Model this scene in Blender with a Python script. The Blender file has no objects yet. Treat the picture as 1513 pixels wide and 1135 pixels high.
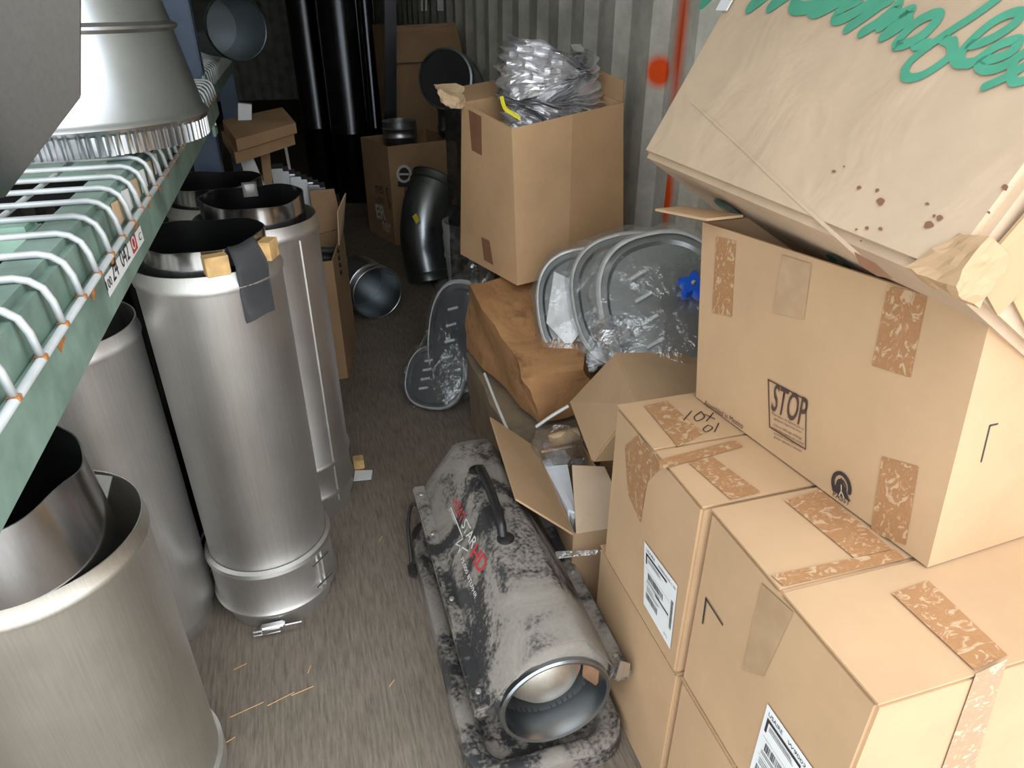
import bpy, bmesh, math, random
import numpy as np
from mathutils import Vector, noise, Matrix
random.seed(4)
S = bpy.context.scene
COL = S.collection
# ------------------------------------------------------------------ camera
W, H, F = 1513.0, 1135.0, 1020.0
CAM_H = 1.35
TH, YA = math.radians(29.0), math.radians(16.5)
FW = np.array([math.sin(YA)*math.cos(TH), math.cos(YA)*math.cos(TH), -math.sin(TH)])
RT = np.array([math.cos(YA), -math.sin(YA), 0.0])
UP = np.cross(RT, FW)
C0 = np.array([0.0, 0.0, CAM_H])
cam_d = bpy.data.cameras.new('camera'); cam = bpy.data.objects.new('camera', cam_d); COL.objects.link(cam)
cam.location = C0; cam.rotation_euler = (math.pi/2-TH, 0, -YA)
cam_d.sensor_fit = 'HORIZONTAL'; cam_d.sensor_width = 36.0; cam_d.lens = 36.0*F/W
cam_d.clip_start = 0.02; cam_d.clip_end = 100
S.camera = cam
# ------------------------------------------------------------------ world and exposure
wd = bpy.data.worlds.new('world'); S.world = wd; wd.use_nodes = True
bg = wd.node_tree.nodes['Background']; bg.inputs[0].default_value = (0.93, 0.97, 1.0, 1); bg.inputs[1].default_value = 1.0
_t = wd.node_tree; _tc = _t.nodes.new('ShaderNodeTexCoord'); _sx = _t.nodes.new('ShaderNodeSeparateXYZ'); _mr = _t.nodes.new('ShaderNodeMapRange')
_mr.inputs[1].default_value = 0; _mr.inputs[2].default_value = 1; _mr.inputs[3].default_value = .70; _mr.inputs[4].default_value = 1.6
_t.links.new(_tc.outputs['Generated'], _sx.inputs[0]); _t.links.new(_sx.outputs['Z'], _mr.inputs[0]); _t.links.new(_mr.outputs[0], bg.inputs[1])
S.view_settings.view_transform = 'Standard'; S.view_settings.look = 'None'; S.view_settings.gamma = 1
S.view_settings.use_curve_mapping = False
S.view_settings.exposure = 1.7

# ------------------------------------------------------------------ pixel helpers (directions only; distance from surfaces)
def ray(x, y): return FW + RT*(x-W/2)/F + UP*(H/2-y)/F
def PZ(x, y, z): d = ray(x, y); return C0 + d*((z-C0[2])/d[2])
def PX(x, y, X): d = ray(x, y); return C0 + d*((X-C0[0])/d[0])
def PY(x, y, Y): d = ray(x, y); return C0 + d*((Y-C0[1])/d[1])
def PL(x, y, p, n):
    d = ray(x, y); p = np.array(p, float); n = np.array(n, float); return C0 + d*(((p-C0) @ n)/(d @ n))

# ------------------------------------------------------------------ materials
M = {}
def nt(name):
    m = bpy.data.materials.new(name); m.use_nodes = True; t = m.node_tree; M[name] = m
    return m, t, t.nodes['Principled BSDF']
def N(t, kind, **kw):
    n = t.nodes.new(kind)
    for k, v in kw.items():
        if k in n.inputs.keys(): n.inputs[k].default_value = v
        else: setattr(n, k, v)
    return n
def ramp(t, fac, stops):
    r = t.nodes.new('ShaderNodeValToRGB'); e = r.color_ramp.elements
    while len(e) < len(stops): e.new(0.5)
    for q, (p, c) in zip(e, stops): q.position = p; q.color = (*c, 1) if len(c) == 3 else c
    t.links.new(fac, r.inputs[0]); return r.outputs[0]
def coords(t, scale=(1, 1, 1), kind='Object'):
    tc = t.nodes.new('ShaderNodeTexCoord'); mp = t.nodes.new('ShaderNodeMapping'); mp.inputs['Scale'].default_value = scale
    t.links.new(tc.outputs[kind], mp.inputs[0]); return mp.outputs[0]
def tex(t, vec, scale, detail=4, rough=.55, kind='ShaderNodeTexNoise'):
    n = t.nodes.new(kind); n.inputs['Scale'].default_value = scale
    if 'Detail' in n.inputs.keys(): n.inputs['Detail'].default_value = detail
    if kind == 'ShaderNodeTexNoise': n.inputs['Roughness'].default_value = rough
    t.links.new(vec, n.inputs['Vector']); return n.outputs['Fac'] if 'Fac' in n.outputs.keys() else n.outputs[0]
def bump(t, b, h, strength=.2, dist=.002):
    n = t.nodes.new('ShaderNodeBump'); n.inputs['Strength'].default_value = strength; n.inputs['Distance'].default_value = dist
    t.links.new(h, n.inputs['Height']); t.links.new(n.outputs[0], b.inputs['Normal'])
def simple(name, col, rough=.5, metal=0, var=.12, scale=12, bstr=0):
    m, t, b = nt(name); v = coords(t); n = tex(t, v, scale)
    lo = tuple(c*(1-var) for c in col); hi = tuple(min(1, c*(1+var)) for c in col)
    t.links.new(ramp(t, n, [(.3, lo), (.7, hi)]), b.inputs['Base Color'])
    b.inputs['Roughness'].default_value = rough; b.inputs['Metallic'].default_value = metal
    if bstr: bump(t, b, n, bstr)
    return m
def cardboard(name, col, dark=.82, stain=None, wrinkle=0):
    m, t, b = nt(name); v = coords(t); n1 = tex(t, v, 4.0, 6, .6); n2 = tex(t, coords(t, (30, 30, 400)), 1.0, 2)
    lo = tuple(c*dark for c in col); hi = tuple(min(1, c*1.06) for c in col)
    c = ramp(t, n1, [(.3, lo), (.65, hi)])
    if stain:
        s = tex(t, v, 7.0, 6, .7); mx = N(t, 'ShaderNodeMix', data_type='RGBA')
        t.links.new(ramp(t, s, [(.52, (0, 0, 0)), (.68, (.85, .85, .85))]), mx.inputs[0]); t.links.new(c, mx.inputs[6]); mx.inputs[7].default_value = (*stain, 1); c = mx.outputs[2]
    t.links.new(c, b.inputs['Base Color']); b.inputs['Roughness'].default_value = .78
    b.inputs['Specular IOR Level'].default_value = .25
    if wrinkle:
        w_ = tex(t, coords(t, (1, 1, 1)), 9, 3, .5); w_.node.inputs['Distortion'].default_value = .7; bump(t, b, w_, wrinkle, .02)
    else: bump(t, b, n2, .10, .001)
    return m
cardboard('carton', (.515, .345, .205), .9)
cardboard('carton_taped', (.52, .32, .17), .85)
cardboard('carton_mid', (.60, .385, .215), .85)
cardboard('carton_pale', (.60, .455, .325), .84, None, .22)
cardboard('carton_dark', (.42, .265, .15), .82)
cardboard('carton_kraft', (.50, .265, .12), .72, (.16, .08, .035), .55)
cardboard('carton_dusty', (.33, .25, .17), .7, (.18, .14, .10), .4)
cardboard('carton_edge', (.62, .45, .28), .8)
# printed parcel tape: torn brown backing under a clear glossy film
m, t, b = nt('parcel_tape'); v = coords(t); n = tex(t, coords(t, (1, 1.6, 1)), 48, 4, .65)
n.node.inputs['Distortion'].default_value = 1.2
t.links.new(ramp(t, n, [(.40, (.53, .37, .235)), (.46, (.36, .185, .085)), (.62, (.40, .215, .105)), (.70, (.55, .40, .26))]), b.inputs['Base Color']); b.inputs['Roughness'].default_value = .28
m, t, b = nt('clear_tape'); v = coords(t); n = tex(t, v, 20, 3)
t.links.new(ramp(t, n, [(.4, (.42, .28, .165)), (.7, (.50, .35, .215))]), b.inputs['Base Color']); b.inputs['Roughness'].default_value = .14
def metal(name, col, rough, spangle=0.0, streak=True, rv=.1):
    m, t, b = nt(name); b.inputs['Metallic'].default_value = 1.0
    v = coords(t, (60, 60, 1.5) if streak else (1, 1, 1)); n = tex(t, v, 6 if streak else 14, 3)
    g = tex(t, coords(t), 5, 5, .65)
    mx = N(t, 'ShaderNodeMix', data_type='RGBA'); mx.inputs[0].default_value = .35
    t.links.new(ramp(t, n, [(.3, tuple(c*.85 for c in col)), (.7, col)]), mx.inputs[6]); t.links.new(ramp(t, g, [(.3, tuple(c*.7 for c in col)), (.7, col)]), mx.inputs[7])
    t.links.new(mx.outputs[2], b.inputs['Base Color'])
    if spangle:
        vo = N(t, 'ShaderNodeTexVoronoi', Scale=160.0); t.links.new(coords(t), vo.inputs['Vector']); src = vo.outputs['Color']; rv = .04
    else: src = g
    mr = N(t, 'ShaderNodeMapRange'); mr.inputs[3].default_value = rough-rv; mr.inputs[4].default_value = rough+rv; t.links.new(src, mr.inputs[0]); t.links.new(mr.outputs[0], b.inputs['Roughness'])
    return m
metal('steel_matte', (.80, .79, .775), .48, rv=.06)
metal('steel_warm', (.72, .69, .63), .46, rv=.06)
metal('galv_shiny', (.55, .58, .61), .28, streak=False, rv=.05)
metal('duct_dark', (.15, .175, .185), .32, streak=False)
metal('steel_dull', (.16, .155, .15), .34)
metal('steel_liner', (.50, .50, .51), .18, rv=.05)
metal('galvanized', (.66, .69, .72), .36, streak=False)
metal('galvanized_dark', (.36, .39, .42), .30, streak=False)
metal('steel_bright', (.80, .80, .81), .2, streak=False, rv=.06)
metal('steel_black', (.075, .078, .085), .22, streak=False, rv=.06)
metal('foil', (.86, .86, .88), .28, streak=False, rv=.08); M['foil'].node_tree.nodes['Principled BSDF'].inputs['Metallic'].default_value = .8
simple('green_paint', (.17, .255, .215), .42, 0, .38, 16)
simple('green_pale', (.27, .43, .36), .42, 0, .25, 16)
simple('wire_grey', (.50, .53, .55), .38, .2, .12, 25)
simple('blue_post', (.055, .085, .14), .5, 0, .3, 8)
simple('rust', (.38, .16, .05), .8, 0, .4, 90)
simple('black_plastic', (.018, .018, .02), .32)
simple('black_matte', (.02, .02, .022), .7)
simple('grey_tape', (.115, .12, .13), .38)
simple('silver_tape', (.55, .55, .53), .35, .6, .25, 40)
simple('pine', (.62, .40, .17), .6, 0, .25, 40)
simple('white_paper', (.78, .80, .82), .6, 0, .03)
simple('white_plastic', (.62, .63, .63), .4, 0, .06)
simple('foam', (.74, .78, .85), .7, 0, .05, 30)
simple('ink', (.035, .028, .03), .6, 0, .2)
simple('ink_brown', (.08, .045, .04), .6, 0, .2)
simple('green_ink', (.085, .36, .24), .5, 0, .10, 30)
simple('ink_green_dark', (.06, .16, .115), .6)
simple('red_ink', (.52, .05, .055), .5)
simple('white_ink', (.66, .66, .64), .5)
simple('yellow', (.75, .68, .03), .45)
simple('blue_knob', (.01, .10, .62), .3)
simple('stain', (.25, .12, .065), .7)
simple('copper', (.50, .27, .16), .4, .8, .3, 20)
simple('rim_highlight_steel', (.72, .74, .76), .25, .45, .06)  # pale, less metallic tone paints the white highlight into the door rims
simple('strap', (.72, .74, .72), .35)
simple('rubber', (.03, .03, .032), .55)
simple('ground', (.52, .50, .47), .9, 0, .2, 3)
# heater paint under dust
m, t, b = nt('dusty_black'); v = coords(t); n1 = tex(t, v, 5, 5, .62); n1.node.inputs['Distortion'].default_value = 1.0
n2 = tex(t, v, 120, 2)
mm = N(t, 'ShaderNodeMath', operation='ADD'); ms = N(t, 'ShaderNodeMath', operation='MULTIPLY'); ms.inputs[1].default_value = .28
t.links.new(n2, ms.inputs[0]); t.links.new(n1, mm.inputs[0]); t.links.new(ms.outputs[0], mm.inputs[1])
t.links.new(ramp(t, mm.outputs[0], [(.56, (.035, .035, .037)), (.60, (.11, .10, .093)), (.66, (.22, .20, .178)), (.85, (.27, .25, .22))]), b.inputs['Base Color'])
t.links.new(ramp(t, mm.outputs[0], [(.56, (.35,)*3), (.66, (.85,)*3)]), b.inputs['Roughness'])
# clear bag film
def film(name, opac, tint=(.9, .92, .95)):
    m = bpy.data.materials.new(name); m.use_nodes = True; t = m.node_tree; M[name] = m; t.nodes.clear()
    o = t.nodes.new('ShaderNodeOutputMaterial'); tr = t.nodes.new('ShaderNodeBsdfTransparent'); gl = t.nodes.new('ShaderNodeBsdfGlossy'); df = t.nodes.new('ShaderNodeBsdfTranslucent')
    gl.inputs['Roughness'].default_value = .12; gl.inputs['Color'].default_value = (*tint, 1); df.inputs['Color'].default_value = (*tint, 1); tr.inputs[0].default_value = (.97, .97, .97, 1)
    v = coords(t); n = tex(t, v, 22, 4, .6)
    bm_ = t.nodes.new('ShaderNodeBump'); bm_.inputs['Strength'].default_value = .9; bm_.inputs['Distance'].default_value = .012; t.links.new(n, bm_.inputs['Height']); t.links.new(bm_.outputs[0], gl.inputs['Normal'])
    a = t.nodes.new('ShaderNodeMixShader'); a.inputs[0].default_value = .4; t.links.new(gl.outputs[0], a.inputs[1]); t.links.new(df.outputs[0], a.inputs[2])
    mx = t.nodes.new('ShaderNodeMixShader'); t.links.new(ramp(t, n, [(.35, (opac*.5,)*3), (.75, (min(1, opac*1.7),)*3)]), mx.inputs[0])
    t.links.new(tr.outputs[0], mx.inputs[1]); t.links.new(a.outputs[0], mx.inputs[2]); t.links.new(mx.outputs[0], o.inputs[0]); return m
film('bag', .2); film('bag_thick', .5); film('bag_smoky', .55, (.22, .23, .24))
# plywood floor: grain runs down the container
m, t, b = nt('plywood'); v = coords(t, (170, 14, 1)); n = tex(t, v, 1.0, 6, .7); p = tex(t, coords(t), 2.2, 5, .6)
mx = N(t, 'ShaderNodeMix', data_type='RGBA', blend_type='MULTIPLY'); mx.inputs[0].default_value = .7
t.links.new(ramp(t, n, [(.3, (.13, .108, .086)), (.7, (.30, .255, .21))]), mx.inputs[6]); t.links.new(ramp(t, p, [(.3, (.6, .58, .56)), (.7, (1, 1, 1))]), mx.inputs[7]); t.links.new(mx.outputs[2], b.inputs['Base Color']); b.inputs['Roughness'].default_value = .75; b.inputs['Specular IOR Level'].default_value = .25; bump(t, b, n, .25, .002)
# container steel with orange spray marks (a mark with its own shape on the paint)
m, t, b = nt('container_paint'); v = coords(t); n = tex(t, v, 6, 6, .7)
base = ramp(t, n, [(.25, (.40, .395, .35)), (.6, (.68, .67, .60)), (.8, (.74, .73, .66))])
def blob(c, r, soft):
    d = N(t, 'ShaderNodeVectorMath', operation='SUBTRACT'); t.links.new(coords(t), d.inputs[0]); d.inputs[1].default_value = c
    s_ = N(t, 'ShaderNodeVectorMath', operation='MULTIPLY'); t.links.new(d.outputs[0], s_.inputs[0]); s_.inputs[1].default_value = (0, 1/r[0], 1/r[1])
    l = N(t, 'ShaderNodeVectorMath', operation='LENGTH'); t.links.new(s_.outputs[0], l.inputs[0])
    mr = N(t, 'ShaderNodeMapRange'); mr.inputs[1].default_value = 1+soft; mr.inputs[2].default_value = 1-soft; t.links.new(l.outputs['Value'], mr.inputs[0]); return mr.outputs[0]
P1 = PX(973, 106, 1.15); P2 = PX(1006, 55, 1.15); P3 = PX(993, 290, 1.15)
mxm = None
for c, r, s in ((P1, (.045, .045), .3), (P2, (.060, .23), .45), (P3, (.035, .10), .5)):
    o_ = blob(tuple(c), r, s)
    if mxm is None: mxm = o_
    else:
        k = N(t, 'ShaderNodeMath', operation='MAXIMUM'); t.links.new(mxm, k.inputs[0]); t.links.new(o_, k.inputs[1]); mxm = k.outputs[0]
mx = N(t, 'ShaderNodeMix', data_type='RGBA'); t.links.new(mxm, mx.inputs[0]); t.links.new(base, mx.inputs[6]); mx.inputs[7].default_value = (.95, .10, .01, 1)
t.links.new(mx.outputs[2], b.inputs['Base Color']); b.inputs['Roughness'].default_value = .5

# ------------------------------------------------------------------ object helpers
def thing(name, loc, label, cat, group=None):
    o = bpy.data.objects.new(name, None); COL.objects.link(o); o.location = [float(q) for q in loc]; o.empty_display_size = .05
    o['label'] = label; o['category'] = cat
    if group: o['group'] = group
    return o
def off(parent):
    v = Vector((0, 0, 0))
    while parent is not None: v = v + Vector(parent.location); parent = parent.parent
    return v
def mk(name, bm, mat, parent=None, smooth=False, label=None, cat=None, group=None, kind=None):
    """bm is in world coordinates; becomes one mesh object with its origin at the parent."""
    me = bpy.data.meshes.new(name); bmesh.ops.recalc_face_normals(bm, faces=bm.faces); bm.to_mesh(me); bm.free()
    o = bpy.data.objects.new(name, me); COL.objects.link(o); me.materials.append(M[mat] if isinstance(mat, str) else mat)
    if parent is not None:
        v = off(parent); me.transform(Matrix.Translation(-v)); o.parent = parent
    elif cat:
        vs = [q.co for q in me.vertices]; c = Vector((sum(q.x for q in vs)/len(vs), sum(q.y for q in vs)/len(vs), min(q.z for q in vs)))
        me.transform(Matrix.Translation(-c)); o.location = c
    if smooth:
        for p in me.polygons: p.use_smooth = True
        if smooth != 'all':
            me.set_sharp_from_angle(angle=math.radians(38))
    for k, v in (('label', label), ('category', cat), ('group', group), ('kind', kind)):
        if v: o[k] = v
    return o
def faces(pts, fs):
    bm = bmesh.new(); vs = [bm.verts.new([float(c) for c in p]) for p in pts]
    for f in fs: bm.faces.new([vs[i] for i in f])
    return bm
def box(x0, y0, z0, x1, y1, z1, bev=0, bm=None):
    b2 = bmesh.new(); bmesh.ops.create_cube(b2, size=1)
    for v in b2.verts: v.co = Vector(((x0+x1)/2+v.co.x*(x1-x0), (y0+y1)/2+v.co.y*(y1-y0), (z0+z1)/2+v.co.z*(z1-z0)))
    if bev: bmesh.ops.bevel(b2, geom=b2.edges[:], offset=bev, segments=2, affect='EDGES')
    return join(bm, b2)
def join(bm, b2):
    if bm is None: return b2
    me = bpy.data.meshes.new('tmp'); b2.to_mesh(me); b2.free(); bm.from_mesh(me); bpy.data.meshes.remove(me); return bm
def frame(d):
    d = Vector(d).normalized(); a = Vector((0, 0, 1)) if abs(d.z) < .9 else Vector((1, 0, 0)); u = d.cross(a).normalized(); return u, u.cross(d).normalized(), d
def tube(pts, r, seg=8, bm=None, caps=True):
    b2 = bmesh.new(); pts = [Vector([float(c) for c in p]) for p in pts]; rings = []; n = len(pts)
    rr = r if isinstance(r, (list, tuple)) else [r]*n
    u = None
    for i, p in enumerate(pts):
        d = (pts[min(i+1, n-1)]-pts[max(i-1, 0)]).normalized()
        if u is None: u, w, _ = frame(d)
        else: u = (u-d*u.dot(d)).normalized(); w = u.cross(d)
        w = d.cross(u)
        rings.append([b2.verts.new(p+(u*math.cos(2*math.pi*k/seg)+w*math.sin(2*math.pi*k/seg))*rr[i]) for k in range(seg)])
    for a, c in zip(rings, rings[1:]):
        for k in range(seg): b2.faces.new((a[k], a[(k+1) % seg], c[(k+1) % seg], c[k]))
    if caps: b2.faces.new(rings[0]); b2.faces.new(rings[-1][::-1])
    return join(bm, b2)
def lathe(profile, origin, axis=(0, 0, 1), seg=64, closed=False, wob=None, bm=None, bend=None):
    """profile of (radius, distance along axis)"""
    b2 = bmesh.new(); u, w, d = frame(axis); o = Vector([float(c) for c in origin]); rings = []
    for (r, z) in profile:
        ring = []
        for k in range(seg):
            a = 2*math.pi*k/seg; rr = r; zz = z
            if wob: rr, zz = wob(a, r, z)
            ring.append(b2.verts.new(o+d*zz+(u*math.cos(a)+w*math.sin(a))*rr))
        rings.append(ring)
    pairs = list(zip(rings, rings[1:]))
    if closed: pairs.append((rings[-1], rings[0]))
    for a, c in pairs:
        for k in range(seg): b2.faces.new((a[k], a[(k+1) % seg], c[(k+1) % seg], c[k]))
    return join(bm, b2)
def slab(pts, th, bm=None):
    """polygon given thickness along its normal"""
    p = [Vector([float(c) for c in q]) for q in pts]; n = Vector((0, 0, 0))
    for i in range(len(p)): a, c = p[i], p[(i+1) % len(p)]; n += a.cross(c)
    n.normalize(); b2 = bmesh.new(); lo = [b2.verts.new(q-n*th/2) for q in p]; hi = [b2.verts.new(q+n*th/2) for q in p]
    b2.faces.new(lo[::-1]); b2.faces.new(hi)
    for i in range(len(p)): j = (i+1) % len(p); b2.faces.new((lo[i], lo[j], hi[j], hi[i]))
    return join(bm, b2)
def smooth_path(pts, n=6):
    P = [Vector([float(c) for c in p]) for p in pts]; P = [P[0]]+P+[P[-1]]; out = []
    for i in range(1, len(P)-2):
        for k in range(n):
            t_ = k/n; a, b_, c, d = P[i-1], P[i], P[i+1], P[i+2]
            out.append(.5*((2*b_)+(c-a)*t_+(2*a-5*b_+4*c-d)*t_**2+(3*b_-a-3*c+d)*t_**3))
    out.append(P[-2]); return out

class Face:
    """a flat side of a thing: point and outward normal; turns photo directions into points on that side"""
    def __init__(s, a, b, c, out=None):
        s.p = np.array(a, float); n = np.cross(np.array(b, float)-s.p, np.array(c, float)-s.p); n /= np.linalg.norm(n)
        if (C0-s.p) @ n < 0: n = -n
        s.n = n
    def at(s, x, y, o=.0015): return PL(x, y, s.p+s.n*o, s.n)
def decal(name, face, px, mat, parent, o=.0015, label=None):
    pts = [face.at(x, y, o) for x, y in px]
    return mk(name, faces(pts, [list(range(len(pts)))]), mat, parent, label=label)
def strokes(name, face, lines, wpx, mat, parent, o=.002, sm=True, label=None):
    bm = bmesh.new()
    for li, L in enumerate(lines):
        q = smooth_path([face.at(x, y, o+.00004*li) for x, y in L], 5) if sm and len(L) > 2 else [Vector(face.at(x, y, o)) for x, y in L]
        n = Vector(face.n); sc = (Vector(face.at(L[0][0]+1, L[0][1], o))-Vector(face.at(*L[0], o))).length; hw = wpx*sc/2
        prev = None
        for i, p in enumerate(q):
            d = (q[min(i+1, len(q)-1)]-q[max(i-1, 0)]).normalized(); sd = n.cross(d)*hw
            a, c = bm.verts.new(p+sd), bm.verts.new(p-sd)
            if prev: bm.faces.new((prev[0], prev[1], c, a))
            prev = (a, c)
        for p, s_ in ((q[0], -1), (q[-1], 1)):
            d = ((q[1]-q[0]) if s_ < 0 else (q[-1]-q[-2])).normalized(); sd = n.cross(d)
            bm.faces.new([bm.verts.new(p+sd*hw*math.cos(k*math.pi/8)+d*s_*hw*math.sin(k*math.pi/8)) for k in range(9)])
    return mk(name, bm, mat, parent, label=label)
def text(name, body, face, p0, p1, height, mat, parent, o=.002, bold=0.0):
    """writing along the line p0-p1 (photo directions) on a flat side; height in metres"""
    cu = bpy.data.curves.new('t', 'FONT'); cu.body = body; cu.offset = bold; cu.resolution_u = 3
    ob = bpy.data.objects.new('t', cu); COL.objects.link(ob); bpy.context.view_layer.update()
    me = bpy.data.meshes.new_from_object(ob); COL.objects.unlink(ob); bpy.data.objects.remove(ob)
    A, B = Vector(face.at(*p0, o)), Vector(face.at(*p1, o)); u = (B-A); wid = u.length; u.normalize(); v = Vector(face.n).cross(u)
    xs = [q.co.x for q in me.vertices]; ys = [q.co.y for q in me.vertices]
    sx = wid/(max(xs)-min(xs)); sy = height/(max(ys)-min(ys)); x0, y0 = min(xs), min(ys)
    for q in me.vertices: q.co = A+u*((q.co.x-x0)*sx)+v*((q.co.y-y0)*sy)
    bm = bmesh.new(); bm.from_mesh(me); bpy.data.meshes.remove(me)
    return mk(name, bm, mat, parent)

HEXF = [(0, 3, 2, 1), (4, 5, 6, 7), (0, 1, 5, 4), (1, 2, 6, 5), (2, 3, 7, 6), (3, 0, 4, 7)]
def hexa(c, bev=.004, sub=0, amp=0, freq=6, seed=0):
    bm = faces(c, HEXF)
    if sub:
        bmesh.ops.subdivide_edges(bm, edges=bm.edges[:], cuts=sub, use_grid_fill=True)
        bmesh.ops.recalc_face_normals(bm, faces=bm.faces)
        for v in bm.verts:
            k = noise.noise_vector(v.co*freq+Vector((seed, seed*1.7, 0)))*amp+noise.noise_vector(v.co*freq*2.7+Vector((seed, 3, seed)))*amp*.4
            v.co += k
    elif bev: bmesh.ops.bevel(bm, geom=bm.edges[:], offset=bev, segments=2, affect='EDGES')
    return bm
def shell(c, th=.005):
    """carton without a top: four walls and a bottom with real thickness"""
    c = [Vector([float(k) for k in q]) for q in c]; ctr = sum(c, Vector())/8
    inn = []
    for i, q in enumerate(c):
        d = q-ctr; s_ = Vector((1-th/max(.01, abs(d.x)), 1-th/max(.01, abs(d.y)), 1)); k = ctr+Vector((d.x*s_.x, d.y*s_.y, d.z)); 
        if i < 4: k.z += th
        inn.append(k)
    bm = bmesh.new(); o = [bm.verts.new(q) for q in c]; n = [bm.verts.new(q) for q in inn]
    bm.faces.new((o[0], o[3], o[2], o[1])); bm.faces.new((n[0], n[1], n[2], n[3]))
    for i in range(4):
        j = (i+1) % 4; bm.faces.new((o[i], o[j], o[4+j], o[4+i])); bm.faces.new((n[j], n[i], n[4+i], n[4+j])); bm.faces.new((o[4+i], o[4+j], n[4+j], n[4+i]))
    return bm
def corners(x0, y0, x1, y1, z0, z1): return [(x0, y0, z0), (x1, y0, z0), (x1, y1, z0), (x0, y1, z0), (x0, y0, z1), (x1, y0, z1), (x1, y1, z1), (x0, y1, z1)]
def base(c): a = np.mean(np.array(c[:4], float), axis=0); return a
def struct(name, bm, mat, smooth=False):
    o = mk(name, bm, mat, None, smooth); o['kind'] = 'structure'; return o

# ================================================================== the setting: inside of a steel shipping container
XL, XR, Y0, Y1, ZC = -1.22, 1.13, .22, 12.2, 2.39
# plywood sheets of the floor, each its own board
fl = struct('floor', box(XL-.06, Y0, -.06, XR+.06, Y1+.06, -.012), 'black_matte')
yy = Y0
for r in range(5):
    for (xa, xb) in ((XL-.05, -.602), (-.598, .592), (.596, XR+.05)):
        ya = Y0+r*2.4; yb = min(Y1+.05, ya+2.397)
        mk('floor_panel', box(xa, ya, -.012, xb, yb, 0, 0), 'plywood', fl)
def corrugated(name, along, pos, a0, a1, z0, z1, sign):
    """trapezoid steel sheet; pos = inner flat, sign = direction of the recess"""
    prof = []; a = a0; k = 0; seq = [(.072, 0), (.068, 1), (.070, 1), (.068, 0)]
    s_ = a0; prof.append((s_, 0))
    while s_ < a1:
        for L, dlt in ((.085, 0), (.06, .036), (.085, .036), (.06, 0)):
            s_ += L; prof.append((min(s_, a1), dlt))
            if s_ >= a1: break
    bm = bmesh.new(); prev = None
    for (q, d) in prof:
        c = pos+sign*d
        pts = ((c, q, z0), (c, q, z1), (c+sign*.004, q, z1), (c+sign*.004, q, z0)) if along == 'y' else ((q, c, z0), (q, c, z1), (q, c+sign*.004, z1), (q, c+sign*.004, z0))
        cur = [bm.verts.new(p) for p in pts]
        if prev:
            for i in range(4): bm.faces.new((prev[i], prev[(i+1) % 4], cur[(i+1) % 4], cur[i]))
        prev = cur
    return struct(name, bm, 'container_paint')
corrugated('wall_right', 'y', XR, Y0, Y1+.05, -.01, ZC, 1)
corrugated('wall_left', 'y', XL, Y0, Y1+.05, -.01, ZC, -1)
corrugated('wall_back', 'x', Y1, XL-.05, XR+.05, -.01, ZC, 1)
struct('ceiling', box(XL-.05, Y0, ZC, XR+.05, Y1+.05, ZC+.03), 'container_paint')
struct('trim_1', box(XR-.005, Y0, 0, XR+.03, Y1, .12), 'container_paint')
gnd = struct('ground_outside', box(-9, -14, -.25, 9, Y0-.02, -.2), 'ground')

# ================================================================== right stack of cartons
def top_flaps(t, c, gap=.004, th=.003, mat='carton'):
    a = [Vector(q) for q in c[4:]]; up = Vector((0, 0, .0032))
    m0, m1 = (a[0]+a[3])/2, (a[1]+a[2])/2
    ins = .002
    for (p, q, r, s_) in ((a[0], a[1], m1-Vector((0, gap, 0)), m0-Vector((0, gap, 0))), (m0+Vector((0, gap, 0)), m1+Vector((0, gap, 0)), a[2], a[3])):
        mk('flap', slab([p+up, q+up, r+up, s_+up], th), mat, t)
XB = .488
G_ST = 'cartons stacked along the right wall'
def carton(name, c, label, mat='carton', flaps=True, group=None, **kw):
    t = thing(name, base(c), label, 'carton', group); mk('body', hexa(c, **kw), mat, t)
    if flaps: top_flaps(t, c, mat=mat)
    return t
cR3 = corners(XB, .668, 1.085, .998, 0, .354); R3 = carton('carton', cR3, 'taped brown carton at floor level, right beside the front of the dusty heater', group=G_ST)
cR4 = corners(XB+.004, .335, 1.085, .660, 0, .354); R4 = carton('carton', cR4, 'bottom carton nearest the viewer, under the carton with the cut-off white label', group=G_ST)
cR2 = corners(XB-.006, .668, 1.07, .965, .362, .714); R2 = carton('carton', cR2, 'middle carton marked 10x 01 in pen on its taped top', group=G_ST)
cR1 = corners(XB+.004, .335, 1.07, .660, .362, .714); R1 = carton('carton', cR1, 'nearest upper carton with flat taped top and a big white shipping label', group=G_ST)
fR1t = Face((0, 0, .7195), (1, 0, .7195), (0, 1, .7195)); fR1l = Face(cR1[0], cR1[3], cR1[4]); fR2l = Face(cR2[0], cR2[3], cR2[4]); fR1f = Face(cR1[0], cR1[1], cR1[4]); fR3l = Face(cR3[0], cR3[3], cR3[4])
for px in ([(1140, 850), (1322, 812), (1338, 826), (1158, 866)], [(1160, 740), (1213, 724), (1318, 812), (1262, 824)], [(1318, 877), (1372, 858), (1489, 968), (1440, 990)]):
    decal('tape', fR1t, px, 'parcel_tape', R1)
decal('tape', fR1f, [(1442, 996), (1489, 974), (1432, 1160), (1376, 1180)], 'parcel_tape', R1)
decal('clear_tape', fR1l, [(1125, 862), (1172, 905), (1128, 1000), (1096, 990)], 'clear_tape', R1)
strokes('arrow_mark', fR1l, [[(1038, 921), (1043, 885)], [(1043, 885), (1067, 923)]], 1.6, 'ink', R1, sm=False)
strokes('arrow_mark', fR3l, [[(884, 925), (882, 905)], [(882, 905), (890, 925)]], 1.4, 'ink', R3, sm=False)
for px in ([(972, 680), (1086, 650), (1098, 660), (976, 694)], [(1018, 684), (1052, 674), (1124, 727), (1080, 738)], [(952, 600), (985, 592), (1040, 640), (1002, 660)]):
    decal('tape', fR1t, px, 'parcel_tape', R2)
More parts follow.
